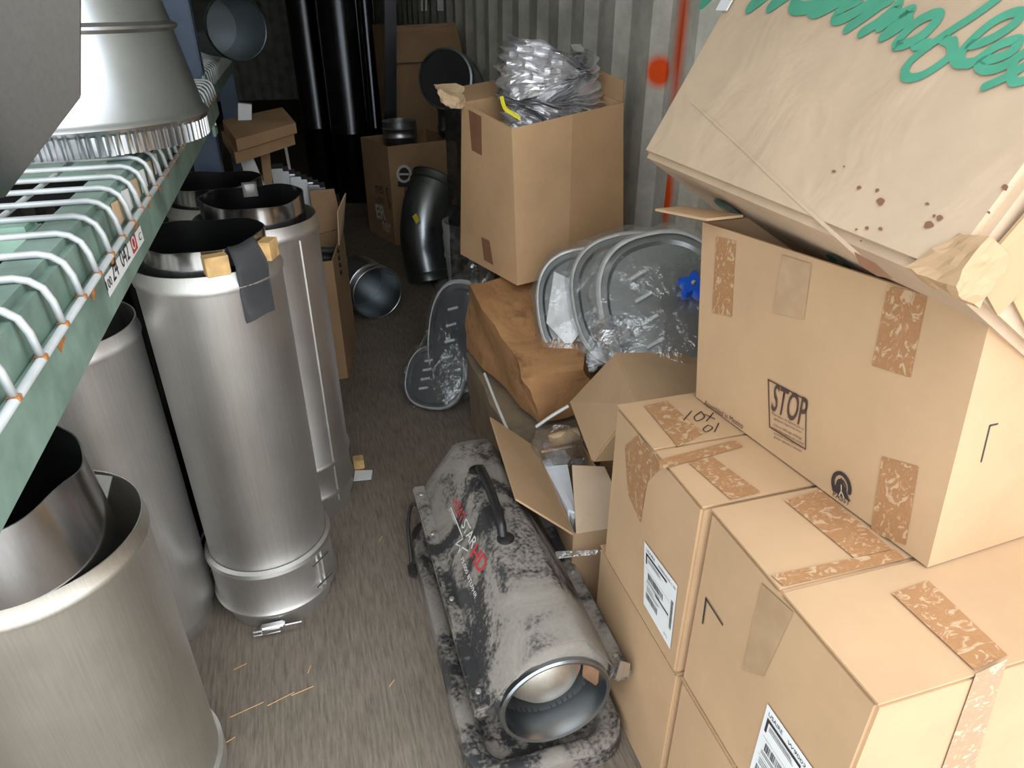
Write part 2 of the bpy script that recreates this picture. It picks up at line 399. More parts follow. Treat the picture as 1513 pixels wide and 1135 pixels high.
decal('tape', fR2l, [(923, 660), (944, 642), (978, 690), (956, 712), (946, 772), (928, 730)], 'parcel_tape', R2)
strokes('pen_writing', fR1t, [[(1010, 621), (1022, 607)], [(1036, 608), (1026, 616), (1030, 622), (1041, 616), (1036, 608)], [(1044, 622), (1054, 610)], [(1042, 612), (1056, 619)], [(1046, 628), (1039, 634), (1044, 638), (1053, 632), (1046, 628)], [(1056, 638), (1062, 625)]], 1.8, 'ink', R2)
def ship_label(t, face, q, seed, num):
    """white shipping label; q = its four corners as photo directions, top-left first"""
    sl = decal('shipping_label', face, q, 'white_paper', t, .002)
    A, B, Cc, D = [Vector(face.at(*p, .0026)) for p in q]
    def P(u, v): return (A*(1-u)+B*u)*(1-v)+(D*(1-u)+Cc*u)*v
    bm = bmesh.new(); rnd = random.Random(seed)
    def rect(u0, v0, u1, v1): bm.faces.new([bm.verts.new(P(*k)) for k in ((u0, v0), (u1, v0), (u1, v1), (u0, v1))])
    rect(.06, .13, .72, .165); rect(.06, .165, .10, .30)
    for v in (.19, .205, .22, .24): rect(.13, v, .13+rnd.uniform(.3, .5), v+.005)
    rect(.06, .36, .9, .363); rect(.06, .60, .94, .603)
    u = .14
    while u < .62: w_ = rnd.choice((.006, .012, .018)); rect(u, .40, u+w_, .50); u += w_+rnd.choice((.007, .013))
    u = .08
    while u < .5: w_ = rnd.choice((.006, .012)); rect(u, .74, u+w_, .84); u += w_+rnd.choice((.008, .014))
    v = .30
    while v < .72: w_ = rnd.choice((.005, .009)); rect(.88, v, .95, v+w_); v += w_+.008
    for v in (.53, .555, .63, .66, .69): rect(.1, v, .1+rnd.uniform(.2, .6), v+.008)
    rect(.4, .56, .84, .585)
    mk('label_print', bm, 'ink', sl)
    def ln(body, u0, u1, v, h):
        class Fq: pass
        f = Fq(); f.n = face.n; f.at = lambda u_, v_, o=0: np.array(P(u_, v_)); text('label_writing', body, f, (u0, v), (u1, v), h, 'ink', sl, .003)
    hh = (A-D).length
    ln('USAIRE', .06, .34, .10, hh*.045); ln(num, .44, .96, .10, hh*.04); ln('QTY', .74, .88, .93, hh*.03)
ship_label(R2, fR2l, [(952, 800), (1001, 866), (990, 960), (951, 892)], 3, 'W90024325-1-20')
lA = fR1l.at(1134, 1040); 
def in_plane(face, a, dy, dz):
    p = np.array(a)+np.array((0, dy, dz)); v = p-C0; z = v @ FW; return (W/2+F*(v @ RT)/z, H/2-F*(v @ UP)/z)
ship_label(R1, fR1l, [(1134, 1040), in_plane(fR1l, lA, -.105, 0), in_plane(fR1l, lA, -.105, -.155), in_plane(fR1l, lA, 0, -.155)], 5, 'W9002432')

# open carton with the STOP print, and the big carton tipped into it
cS = [(.690, .476, .7225), (1.075, .500, .7225), (1.03, .960, .7225), (.628, .945, .7225), (.702, .52, 1.048), (1.085, .53, 1.048), (1.035, .955, 1.05), (.598, .94, 1.05)]
nS = np.cross(np.array(cS[3])-np.array(cS[0]), np.array(cS[4])-np.array(cS[0])); cS[7] = tuple(PL(1038, 328, cS[0], nS))
ST = thing('open_carton', base(cS), 'open carton printed STOP in a box, holding the tipped big carton', 'carton'); mk('body', shell(cS), 'carton', ST)
fS = Face(cS[0], cS[3], cS[4]); fSf = Face(cS[0], cS[1], cS[4])
for px, mt in (([(1058, 350), (1087, 357), (1081, 468), (1052, 462)], 'parcel_tape'), ([(1156, 377), (1199, 390), (1188, 472), (1141, 462)], 'clear_tape'), ([(1312, 421), (1370, 437), (1345, 558), (1288, 540)], 'parcel_tape'), ([(1303, 675), (1357, 690), (1338, 806), (1286, 786)], 'parcel_tape')):
    decal('tape', fS, px, mt, ST)
strokes('print_frame', fS, [[(1135, 561), (1191, 591)], [(1191, 591), (1190, 664)], [(1190, 664), (1137, 631)], [(1137, 631), (1135, 561)]], 1.5, 'ink_brown', ST, sm=False)
text('print_stop', 'STOP', fS, (1138.5, 606), (1187.5, 632), .046, 'ink_brown', ST, bold=.012)
lines = ['Please inspect the shipment prior to', 'signing and release of the driver!', 'Note any visible signs of damage', 'missing items, opened, torn, crushed', 'any noted on all copies of the', 'driver delivery receipt']
for i, L in enumerate(lines):
    k = 6.2*i+(3 if i > 1 else 0); a = 2 if i in (0, 3) else 5
    text('print_small', L, fS, (1138+a, 612+a*.55+k*.98), (1189-a, 638.5-a*.55+k), .0052, 'ink_brown', ST)
text('print_origin', 'Assembled in Mexico', fS, (1040, 598), (1097, 634), .010, 'ink_brown', ST)
# round emblem: arch, triangle and walking figure
ec = (1243, 716)
def ell(cx, cy, rx, ry, a0, a1, n=14, sk=.45): return [(cx+rx*math.cos(a), cy-ry*math.sin(a)+sk*rx*math.cos(a)) for a in [a0+(a1-a0)*k/n for k in range(n+1)]]
strokes('print_emblem', fS, [ell(1243, 718, 12.5, 18, -.3, math.pi+.5)], 5, 'ink', ST)
strokes('print_emblem', fS, [ell(1243, 720, 7, 11, 0, math.pi)], 1.6, 'ink', ST)
decal('print_emblem', fS, [(1243, 706), (1256, 742), (1229, 724)], 'ink', ST, .0022)
strokes('print_figure', fS, [[(1243, 717), (1243, 726)], [(1243, 726), (1240, 732)], [(1243, 726), (1247, 736)]], 1.6, 'carton_pale', ST, .003, sm=False)
text('print_emblem', 'PASST', fS, (1230, 733), (1255, 748), .009, 'ink', ST)
strokes('print_line', fSf, [[(1450, 682), (1463, 629)], [(1463, 629), (1560, 607)]], 2.2, 'ink', ST, sm=False)
mk('flap', slab([(.598, .942, 1.05), (.575, 1.07, 1.035), (.635, 1.08, 1.033), (.665, .945, 1.05)], .004), 'carton', ST)
mk('flap', slab([(.74, .52, 1.048), (1.08, .53, 1.048), (1.05, .44, 1.09), (.80, .43, 1.085)], .004), 'carton_pale', ST)

ph = math.radians(29); ux, uz = math.sin(ph), math.cos(ph); EX, EZ = .598, 1.106; L_, D_ = .52, .30
def tp(t_, d, y): return (EX+ux*t_+uz*d, y, EZ+uz*t_-ux*d)
ya, yb = .500, 1.190
bd = (D_*math.cos(math.radians(34)), D_*math.sin(math.radians(34))); bn = (D_*math.cos(math.radians(34)), D_*math.sin(math.radians(34)))
cT = [tp(0, 0, ya), (EX+bn[0], ya, EZ-bn[1]), (EX+bd[0], yb, EZ-bd[1]), tp(0, 0, yb), tp(L_, 0, ya), tp(L_, D_, ya), tp(L_, D_, yb), tp(L_, 0, yb)]
TB = thing('tipped_carton', base(cT), 'big scuffed carton with green script lettering, tipped over at the top right', 'carton')
bmT = hexa(cT, bev=.010)
mk('body', bmT, 'carton_pale', TB)
fT = Face(cT[0], cT[3], cT[4]); fTb = Face(cT[3], cT[0], (np.array(cT[1])+np.array(cT[2]))/2)
z1 = lambda L: [(1090+x/6.877, y/6.877) for x, y in L]; z2 = lambda L: [(1293+x/6.877, y/6.877) for x, y in L]
script = [z1([(140, 60), (330, -90), (620, -420)]), z1([(-330, 10), (-120, -200), (150, -430)]), z1([(-260, -460), (100, -400), (420, -330)]), z1([(350, 55), (560, -90), (620, -120)]), z1([(640, -80), (580, 20), (590, 75), (690, 80), (850, 30), (1000, -60)]), z1([(740, 60), (790, 115), (880, 95), (1080, -20), (1180, -90)]),
          z1([(1230, 0), (1080, 70), (1000, 160), (1020, 195), (1110, 170), (1300, 60), (1440, -40)]), z1([(1125, 280), (1300, 160), (1480, 30), (1540, 0)]), z1([(1270, 325), (1420, 230), (1600, 80), (1620, 50)]), z2([(90, 365), (200, 250), (340, 130), (345, 105), (200, 170), (60, 270)]),
          z2([(90, 360), (160, 330), (330, 210)]), z2([(230, 460), (240, 400), (400, 240), (560, 150), (640, 150), (610, 230), (470, 360), (330, 440), (230, 460)]), z2([(640, 170), (560, 290), (440, 400), (420, 460), (520, 440)]),
          z2([(1250, -20), (1000, 160), (750, 320), (500, 500), (340, 640), (300, 750), (350, 790), (480, 760), (660, 650), (780, 540), (770, 440), (700, 400)]), z2([(780, 420), (800, 560), (850, 640), (960, 640)]),
          z2([(860, 620), (880, 520), (1060, 330), (1250, 190), (1430, 120), (1480, 150), (1400, 250), (1200, 380), (1020, 450), (950, 440)]), z2([(960, 650), (1060, 590), (1230, 470), (1420, 400), (1450, 430), (1390, 520), (1230, 590), (1090, 620), (1060, 670), (1130, 710), (1280, 680), (1450, 580), (1600, 480)]),
          z2([(1120, 875), (1330, 780), (1560, 640)]), z2([(1400, 640), (1390, 780), (1420, 835), (1560, 800)])]
strokes('script_lettering', fT, script, 13.5, 'green_ink', TB, .0022)
for i, (x, y, r) in enumerate(((1232, 253, 3), (1269, 277, 3.5), (1296, 281, 3), (1301, 298, 6), (1281, 337, 3), (1301, 338, 3.2), (1370, 301, 3), (1372, 332, 7), (1388, 322, 5), (1380, 319, 2.5), (1485, 277, 5), (1461, 314, 2.5), (1272, 356, 2), (1265, 339, 2), (1247, 246, 1.6))):
    decal('stain', fT, [(x+r*math.cos(a)*(1+.2*math.sin(3*a+i)), y+r*.85*math.sin(a)*(1+.2*math.cos(2*a+i))) for a in [k*math.pi/6 for k in range(12)]], 'stain', TB)
decal('torn_print', fT, [(1262, 372), (1292, 388), (1320, 412), (1296, 408), (1270, 392)], 'stain', TB)
strokes('crease', fT, [[(1022, 150), (1060, 185), (1100, 222), (1148, 268), (1200, 316), (1289, 396)]], 2.2, 'carton_pale', TB, .001)
for x, y in ((1075, 308), (1240, 388)):
    strokes('rosette', fTb, [[(x+16*math.cos(a), y+5*math.sin(a)+9*math.cos(a)) for a in [k*math.pi/8 for k in range(17)]], [(x+9*math.cos(a), y+2.6*math.sin(a)+5*math.cos(a)) for a in [k*math.pi/8 for k in range(17)]]], 2.2, 'ink_green_dark', TB, .004)
text('print_code', 'P-41304', fTb, (1126, 335), (1178, 361), .014, 'ink_green_dark', TB, .004)
mk('torn_corner', hexa([(np.array(q)*.5+np.array(tp(.03, .01, ya-.005))*.5) if False else np.array(tp(*q)) for q in ((-.004, -.004, ya-.012), (-.004, .05, ya-.012), (-.004, .05, ya+.05), (-.004, -.004, ya+.05), (.05, -.004, ya-.010), (.05, .04, ya-.012), (.05, .04, ya+.02), (.05, -.003, ya+.02))], sub=5, amp=.005, freq=40), 'carton', TB)
for i in range(3):
    a = .02+i*.075; mk('torn_flap', slab([tp(.02, a, ya-.004), tp(.0, a+.07, ya-.004), tp(.36, a+.08, ya-.05-.01*i), tp(.38, a+.0, ya-.035)], .004), 'carton' if i != 1 else 'carton_mid', TB)
mk('paper_sheet', slab([tp(.26, -.006, yb-.03), tp(.26, -.006, yb+.004), tp(.5, -.006, yb+.004), tp(.5, -.006, yb-.03)], .002), 'white_paper', TB)

# ================================================================== torpedo heater on its tray
HT = thing('kerosene_heater', (.315, 1.15, 0), 'dusty black torpedo heater with a carry handle, lying on the floor', 'heater')
def rrect(x0, y0, x1, y1, r, z, n=6):
    out = []
    for cx_, cy_, a0 in ((x1-r, y1-r, 0), (x0+r, y1-r, 90), (x0+r, y0+r, 180), (x1-r, y0+r, 270)):
        for k in range(n+1): a = math.radians(a0+90*k/n); out.append((cx_+r*math.cos(a), cy_+r*math.sin(a), z))
    return out
def loft(loops, capA=True, capB=True):
    bm = bmesh.new(); R_ = [[bm.verts.new([float(c) for c in p]) for p in L] for L in loops]; n = len(R_[0])
    for a, c in zip(R_, R_[1:]):
        for k in range(n): bm.faces.new((a[k], a[(k+1) % n], c[(k+1) % n], c[k]))
    if capA: bm.faces.new(R_[0][::-1])
    if capB: bm.faces.new(R_[-1])
    return bm
tx0, ty0, tx1, ty1 = .150, .760, .478, 1.56
mk('tray', loft([rrect(tx0, ty0, tx1, ty1, .075, 0), rrect(tx0-.004, ty0-.004, tx1+.004, ty1+.004, .078, .012), rrect(tx0, ty0, tx1, ty1, .075, .046), rrect(tx0+.008, ty0+.008, tx1-.008, ty1-.008, .07, .052), rrect(tx0+.03, ty0+.03, tx1-.03, ty1-.03, .05, .052), rrect(tx0+.038, ty0+.038, tx1-.038, ty1-.038, .045, .046), rrect(tx0+.048, ty0+.055, tx1-.048, ty1-.05, .04, .016)]), 'dusty_black', HT, True)
def section(y, s=1.0, dz=0):
    P = [(.192, .205), (.202, .230), (.240, .282), (.278, .334), (.290, .339), (.33, .341), (.366, .339), (.378, .334), (.412, .282), (.444, .230), (.452, .205)]
    return [(.321+(x-.321)*s, y, .205+(z-.205)*s+dz) for x, z in P]
ys = [(.800, .985), (.803, 1.0), (1.46, 1.0), (1.49, .97), (1.505, .88)]
upb = bmesh.new(); L0 = [[upb.verts.new(p) for p in section(y, s)] for y, s in ys]
for a, c in zip(L0, L0[1:]):
    for k in range(len(a)-1): upb.faces.new((a[k], a[k+1], c[k+1], c[k]))
upb.faces.new(L0[-1])
mk('upper_shell', upb, 'dusty_black', HT, True)
lo = []
for y, s in ((.815, 1.0), (1.49, 1.0), (1.50, .92)):
    lo.append([(.322+(x-.322)*s, y, z) for x, z in ((.205, .198), (.215, .15), (.25, .095), (.29, .075), (.35, .075), (.395, .095), (.43, .15), (.44, .198))])
lb = bmesh.new(); R_ = [[lb.verts.new(p) for p in L] for L in lo]
for a, c in zip(R_, R_[1:]):
    for k in range(len(a)-1): lb.faces.new((a[k], a[k+1], c[k+1], c[k]))
lb.faces.new(R_[-1])
mk('lower_shell', lb, 'dusty_black', HT, True)
for sx, xa in ((-1, .166), (1, .446)):
    fr = mk('side_rail', box(xa, .800, .188, xa+.034, 1.50, .212, .004), 'dusty_black', HT)
    for yb_ in (.84, 1.08, 1.30, 1.46): mk('screw', lathe([(0, .004), (.005, .0035), (.006, 0)], (xa+.017, yb_, .212), seg=10), 'steel_matte', fr)
mk('corner_plate', slab([(.445, .80, .20), (.474, .80, .20), (.474, .80, .235), (.452, .80, .25)], .003), 'steel_warm', HT)
for y in (.95, 1.38): mk('support_bracket', box(.24, y, .016, .40, y+.035, .085, .003), 'dusty_black', HT)
mk('outlet_ring', lathe([(.100, .06), (.108, .06), (.111, -.008), (.108, -.012), (.102, -.010), (.100, .0)], (.322, .800, .190), (0, 1, 0), 56, closed=True), 'galvanized_dark', HT, True)
oc = [(x, z) for x, _, z in section(.80)]+[(.44, .198), (.43, .15), (.395, .095), (.35, .075), (.29, .075), (.25, .095), (.215, .15), (.205, .198)]
def on_ring(x, z): a = math.atan2(z-.190, x-.322); return (.322+.109*math.cos(a), .800, .190+.109*math.sin(a))
mk('outlet_collar', loft([[(x, .812, z) for x, z in oc], [on_ring(x, z) for x, z in oc]], False, False), 'dusty_black', HT)
mk('combustion_chamber', lathe([(.100, .05), (.098, .30), (0, .302)], (.322, .800, .190), (0, 1, 0), 48), 'galvanized', HT, True)
mk('flame_cone', lathe([(.0, .0), (.03, .003), (.058, .014), (.076, .034), (.084, .060), (.080, .10)], (.318, .815, .202), (0, 1, 0), 40), 'steel_warm', HT, True)
for s in (-1, 1): mk('cone_bracket', slab([(.322+s*.078, .85, .23), (.322+s*.100, .822, .235), (.322+s*.100, .822, .16), (.322+s*.078, .85, .165)], .004), 'copper', HT)
hp = [(.314, 1.345, .337), (.313, 1.335, .352), (.312, 1.315, .366), (.311, 1.25, .374), (.309, 1.18, .372), (.307, 1.125, .364), (.306, 1.108, .350), (.306, 1.100, .337)]
hd = mk('handle', tube(smooth_path(hp, 5), .011, 12), 'black_plastic', HT, 'all')
for y in (1.352, 1.094):
    mk('handle_foot', lathe([(.02, 0), (.019, .004), (.013, .008), (0, .008)], (.31, y, .3385), seg=16), 'black_plastic', hd, True)
cp = smooth_path([(.205, 1.50, .10), (.17, 1.555, .11), (.145, 1.50, .085), (.138, 1.43, .035), (.135, 1.415, .018)], 6)
mk('power_cord', tube(cp, .005, 8), 'rubber', HT, 'all'); mk('plug', box(.124, 1.372, .006, .148, 1.418, .028, .006), 'rubber', HT)
fH = Face((.202, 1.0, .230), (.202, 1.3, .230), (.278, 1.0, .334))
text('print_heat', 'HEAT', fH, (668, 745), (680, 774), .024, 'red_ink', HT, .0015, .01)
text('print_star', 'STAR', fH, (681, 777), (697, 812), .024, 'white_ink', HT, .0015, .01)
text('print_hd', 'HD', fH, (693, 822), (709, 850), .036, 'red_ink', HT, .0015, .02)
text('print_rating', '75,000 BTU/HR', fH, (680, 827), (701, 886), .011, 'white_ink', HT, .0015, .005)
strokes('print_underline', fH, [[(666, 750), (682, 790)], [(682, 790), (684, 796), (673, 804)], [(673, 804), (680, 807), (677, 817)], [(677, 817), (683, 809), (691, 814)]], 1.0, 'white_ink', HT, .0015, sm=False)
text('print_maker', 'BY ENERCO', fH, (663, 754), (673, 776), .006, 'white_ink', HT, .0015)

# ================================================================== tall double-wall ducts on the left
def ring_bead(r, z, h=.006, w=.012): return [(r, z-w), (r+h*.7, z-w*.5), (r+h, z), (r+h*.7, z+w*.5), (r, z+w)]
def lip_wob(zt, amp, ph_):
    def f(a, r, z):
        if z > zt-.012: return r*(1+.010*math.sin(3*a+ph_)), z+amp*math.sin(2*a+ph_)+amp*.6*math.sin(5*a+ph_)
        return r, z
    return f
def duct(name, x, y, r, zt, label, liner=None, rl=None, mat='steel_matte', beads=(), foot=True, lmat='steel_liner', lo=0.0, seam=False):
    t = thing(name, (x, y, 0), label, 'duct', 'tall metal ducts standing under the shelf')
    pr = []
    if foot: pr += [(r*.90, lo), (r*.92, lo+.004), (r*.92, lo+.035), (r*1.0, lo+.05)]
    else: pr += [(r, lo)]
    for b_ in beads: pr += ring_bead(r, b_)
    pr += ring_bead(r, zt-.03, .004) + [(r, zt), (r-.002, zt), (r-.002, lo+.06)]
    mk('outer_shell', lathe(pr, (x, y, 0), seg=72), mat, t, True)
    if liner:
        mk('inner_liner', lathe([(rl, lo+.08), (rl, liner-.03), (rl, liner-.012), (rl+.001, liner), (rl-.002, liner), (rl-.002, liner-.03), (rl-.002, lo+.08)], (x, y, 0), seg=72, wob=lip_wob(liner, .004, x*9)), lmat, t, True)
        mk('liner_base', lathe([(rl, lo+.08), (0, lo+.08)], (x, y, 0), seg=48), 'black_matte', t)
    if seam: mk('seam', box(x+r*.66, y-r*.76, lo+.06, x+r*.66+.004, y-r*.76+.003, zt-.04), mat, t)
    return t
ax, ay, ar, azt = -.205, 1.437, .138, .912
DA = duct('tall_duct', ax, ay, ar, azt, 'tall steel duct with duct tape and two wood blocks on its rim', .955, .117)
CB = mk('clamp_band', lathe([(ar+.001, .055), (ar+.010, .060), (ar+.012, .068), (ar+.006, .078), (ar+.006, .175), (ar+.012, .185), (ar+.010, .195), (ar+.001, .20)], (ax, ay, 0), seg=72), 'steel_matte', DA, True)
ca = math.radians(-38)
for z in (.095, .165): mk('clamp_bolt', tube([(ax+(ar+.014)*math.cos(ca-.22), ay+(ar+.014)*math.sin(ca-.22), z), (ax+(ar+.016)*math.cos(ca+.16), ay+(ar+.016)*math.sin(ca+.16), z)], .003, 8), 'steel_bright', CB)
for da in (-.06, .05): mk('clamp_tab', box(ax+(ar+.006)*math.cos(ca+da)-.002, ay+(ar+.006)*math.sin(ca+da)-.008, .075, ax+(ar+.006)*math.cos(ca+da)+.003, ay+(ar+.006)*math.sin(ca+da)+.008, .185, .001), 'steel_matte', CB)
DL = mk('draw_latch', box(ax-.045, ay-ar-.012, .004, ax+.012, ay-ar+.008, .030, .004), 'steel_bright', DA)
for z in (.011, .023): mk('latch_bolt', tube([(ax-.062, ay-ar-.008, z), (ax+.0, ay-ar-.010, z)], .0032, 8), 'steel_bright', DL)
mk('latch_tongue', box(ax+.012, ay-ar-.010, .006, ax+.052, ay-ar-.006, .026, .001), 'steel_bright', DL)
fA = Face((ax, ay-ar, .9), (ax+.1, ay-ar+.02, .9), (ax, ay-ar, .8))
# grey tape from the liner over the rim and down the shell; wood blocks held under it
def on_cyl(x, y, r, px_, py_, z): 
    p = PZ(px_, py_, z); a = math.atan2(p[1]-y, p[0]-x); return a
a0, a1 = -1.12, -.62
tb = bmesh.new(); rows = []
for r_, z_ in ((.1185, .915), (.1195, .954), (.121, .958), (.130, .945), (.1425, .921), (.1435, .905), (.1415, .88), (.1415, .845), (.1415, .812)):
    rows.append([tb.verts.new((ax+r_*math.cos(a), ay+r_*math.sin(a), z_+.003*math.sin(9*a+z_*80))) for a in [a0+(a1-a0)*k/8 for k in range(9)]])
for p, q in zip(rows, rows[1:]):
    for k in range(8): tb.faces.new((p[k], p[k+1], q[k+1], q[k]))
bmesh.ops.solidify(tb, geom=tb.faces[:], thickness=.0012)
mk('duct_tape', tb, 'grey_tape', DA, 'all')
for i, a in enumerate((a0-.22, a1+.16)):
    cx_, cy_ = ax+.134*math.cos(a), ay+.134*math.sin(a); b2 = bmesh.new(); bmesh.ops.create_cube(b2, size=1); bmesh.ops.bevel(b2, geom=b2.edges[:], offset=.03, segments=1, affect='EDGES')
    b2.transform(Matrix.Translation((cx_, cy_, .931)) @ Matrix.Rotation(a+.1, 4, 'Z') @ Matrix.Diagonal((.026, .042, .036, 1)))
    wb = mk('wood_block', b2, 'pine', DA)
bx_, by_, br, bzt = -.128, 1.81, .146, .886
DB = duct('tall_duct', bx_, by_, br, bzt, 'tall steel duct just behind the taped one, silver tape on its liner', .935, .122, beads=(.09, .19), seam=True)
sb = bmesh.new()
rows = [[sb.verts.new((bx_+r_*math.cos(a), by_+r_*math.sin(a), z_)) for a in [1.50+.30*k/4 for k in range(5)]] for r_, z_ in ((.1185, .905), (.1185, .935), (.1225, .942), (.1245, .935), (.1245, .90))]
for p, q in zip(rows, rows[1:]):
    for k in range(4): sb.faces.new((p[k], p[k+1], q[k+1], q[k]))
bmesh.ops.solidify(sb, geom=sb.faces[:], thickness=.001)
mk('silver_tape', sb, 'silver_tape', DB, 'all')
dd = PZ(318, 266, .90)
DD = duct('tall_duct', dd[0], dd[1], .145, .85, 'rearmost open steel duct, half hidden behind the silver-taped one', .902, .128, lmat='steel_liner')
DE = duct('tall_duct', -.44, 1.79, .135, .83, 'short dark duct hidden in shadow behind the taped duct, under the shelf beam', .86, .115, mat='steel_black')
DC = duct('tall_duct', -.51, 1.424, .150, .80, 'smooth plain duct left of the taped one, its top hidden by the green beam', .83, .125)
for z in (.10, .20): mk('bolt', tube([(-.51+.150*math.cos(.2), 1.424+.150*math.sin(.2)-.02, z), (-.51+.156*math.cos(.2), 1.424+.15*math.sin(.2)+.03, z)], .003, 6), 'steel_bright', DC)
DG = duct('tall_duct', -.77, 1.215, .14, .50, 'lower duct wedged behind the near open one, only its rim and side showing', .0, 0, beads=(.44,))
fx, fy, frr, fzt = -.484, .985, .165, .642
DF = duct('tall_duct', fx, fy, frr, fzt, 'wide pale steel duct nearest the viewer with a leaning open liner', None, None, mat='steel_warm', foot=False)
lt = Vector((-.03, -.13, 1)).normalized()
mk('inner_liner', lathe([(.125, -.40), (.125, .10), (.1255, .125), (.1235, .125), (.1235, .10), (.1235, -.40)], (-.475, .945, .66), lt, 72, wob=lambda a, r, z: (r, z+(.007*math.sin(3*a+1)+.004*math.sin(7*a) if z > .12 else 0))), 'steel_liner', DF, True)
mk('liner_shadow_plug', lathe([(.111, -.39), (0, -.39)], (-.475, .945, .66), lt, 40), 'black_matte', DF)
sp = math.radians(52); mk('spacer_strip', slab([(fx+.162*math.cos(sp), fy+.162*math.sin(sp), .638), (fx+.162*math.cos(sp+.45), fy+.162*math.sin(sp+.45), .638), (fx+.075, fy+.085, .628), (fx+.10, fy+.055, .628)], .002), 'steel_matte', DF)
mk('base_flange', lathe([(frr, .05), (frr+.008, .045), (frr+.008, .004), (frr, 0)], (fx, fy, 0), seg=72), 'steel_matte', DF, True)

# ================================================================== shelf bay: blue posts, green beam, wire deck
SX, SZ = -.222, 1.152
SH = thing('pallet_shelf', (-.55, 1.3, 0), 'pallet shelf with green beam, wire deck and blue posts on the left', 'shelf')
mk('front_beam', box(SX-.052, -.15, 1.048, SX-.003, 2.40, SZ-.004, .008), 'green_paint', SH)
mk('beam_step', box(SX-.004, -.15, 1.048, SX+.003, 2.40, 1.104, .002), 'green_paint', SH)
mk('rear_beam', box(-1.10, -.15, 1.05, -1.05, 2.40, SZ-.004, .008), 'green_paint', SH)
for y in [.40+.40*k for k in range(5)]: mk('deck_channel', box(-1.05, y, 1.118, SX-.052, y+.045, SZ-.003, .006), 'green_pale', SH)
yw = .30
first = None
while yw < 2.37:
    if first is None:
        p = [(-1.08, yw, SZ), (SX-.016, yw, SZ), (SX-.006, yw, SZ-.003), (SX+.002, yw, SZ-.010), (SX+.006, yw, SZ-.022), (SX+.008, yw, 1.108)]
        o = first = mk('deck_wire', tube(p, .0034, 8), 'wire_grey', SH, 'all'); fy0 = yw; fw_me = first.data
    else:
        o = first.copy(); COL.objects.link(o); o.parent = SH; o.location = (0, yw-fy0, 0)
    w_ = lathe([(0, .003), (.005, .002), (.005, -.002), (0, -.003)], (SX+.008, yw, 1.1085), seg=6); mk('weld_rust', w_, 'rust', o)
    yw += .0655
for x in (SX+.008,): mk('edge_wire', tube([(x, .0, 1.107), (x, 2.39, 1.107)], .0036, 8), 'wire_grey', SH, 'all')
for x in (-.32, -.42, -.52, -.62, -.72, -.82, -.92): mk('cross_wire', tube([(x, .0, SZ-.0065), (x, 2.39, SZ-.0065)], .003, 6), 'wire_grey', SH, 'all')
for x, y in ((-.285, 2.44), (-1.12, 2.44)):
    mk('post', box(x-.04, y-.03, 0, x+.04, y+.045, 2.2, .004), 'blue_post', SH)
mk('beam_bracket', box(-.245, 2.36, .99, -.236, 2.43, 1.16, .002), 'green_pale', SH)
for z in (1.02, 1.08, 1.14): mk('bolt', lathe([(0, .004), (.007, .003), (.008, 0)], (-.236, 2.395, z), (1, 0, 0), seg=8), 'steel_bright', SH)
fB = Face((SX+.0032, 0, 1), (SX+.0032, 1, 1), (SX+.0032, 0, 1.1))
TG = decal('shelf_tag', fB, [(154, 410), (207, 333), (213, 355), (162, 440)], 'white_paper', SH, .0006)
text('tag_number', '100', fB, (160, 430), (167, 419), .010, 'ink', TG, .0012)
text('tag_number', '24', fB, (169, 417), (177, 404), .020, 'ink', TG, .0012)
text('tag_number', '042', fB, (182, 397), (193, 381), .020, 'ink', TG, .0012)
decal('tag_square', fB, [(192, 355), (199, 345), (204, 366), (198, 376)], 'red_ink', TG, .0012)
text('tag_letter', '0', fB, (197.5, 372), (202, 364), .016, 'white_ink', TG, .0018)
text('tag_letter', 'C', fB, (207, 357), (210, 352), .009, 'ink', TG, .0012)
for i in range(9):
    y = .62+i*.115+random.uniform(-.02, .02); mk('rust_patch', slab([(SX+.0036, y, 1.10-.01*random.random()), (SX+.0036, y+.02, 1.102), (SX+.0036, y+.024, 1.094), (SX+.0036, y+.006, 1.088)], .0004), 'rust', SH)
for k in range(6):
    y = .92+.062*k; mk('paper_remnant', slab([(SX-.0015, y, 1.11), (SX-.0015, y+.045, 1.11), (SX-.0015, y+.043, 1.135), (SX-.0015, y+.003, 1.14)], .0006), 'white_paper' if k % 2 else 'carton_edge', SH)
# second bay further in
SH2 = thing('pallet_shelf', (-.6, 3.2, 0), 'darker second shelf bay beyond the blue post', 'shelf')
mk('front_beam', box(-.29, 2.50, 1.06, -.245, 3.80, 1.16, .006), 'green_paint', SH2)
for x in (-.29, -1.12): mk('post', box(x-.04, 3.78, 0, x+.04, 3.85, 2.2, .004), 'blue_post', SH2)
mk('shelf_board', box(-1.1, 2.5, .80, -.30, 3.8, .82), 'black_matte', SH2)
for k in range(18):
    y = 2.52+k*.068; mk('deck_wire', tube([(-1.08, y, 1.165), (-.26, y, 1.165), (-.244, y, 1.155), (-.240, y, 1.11)], .0034, 6), 'wire_grey', SH2, 'all')

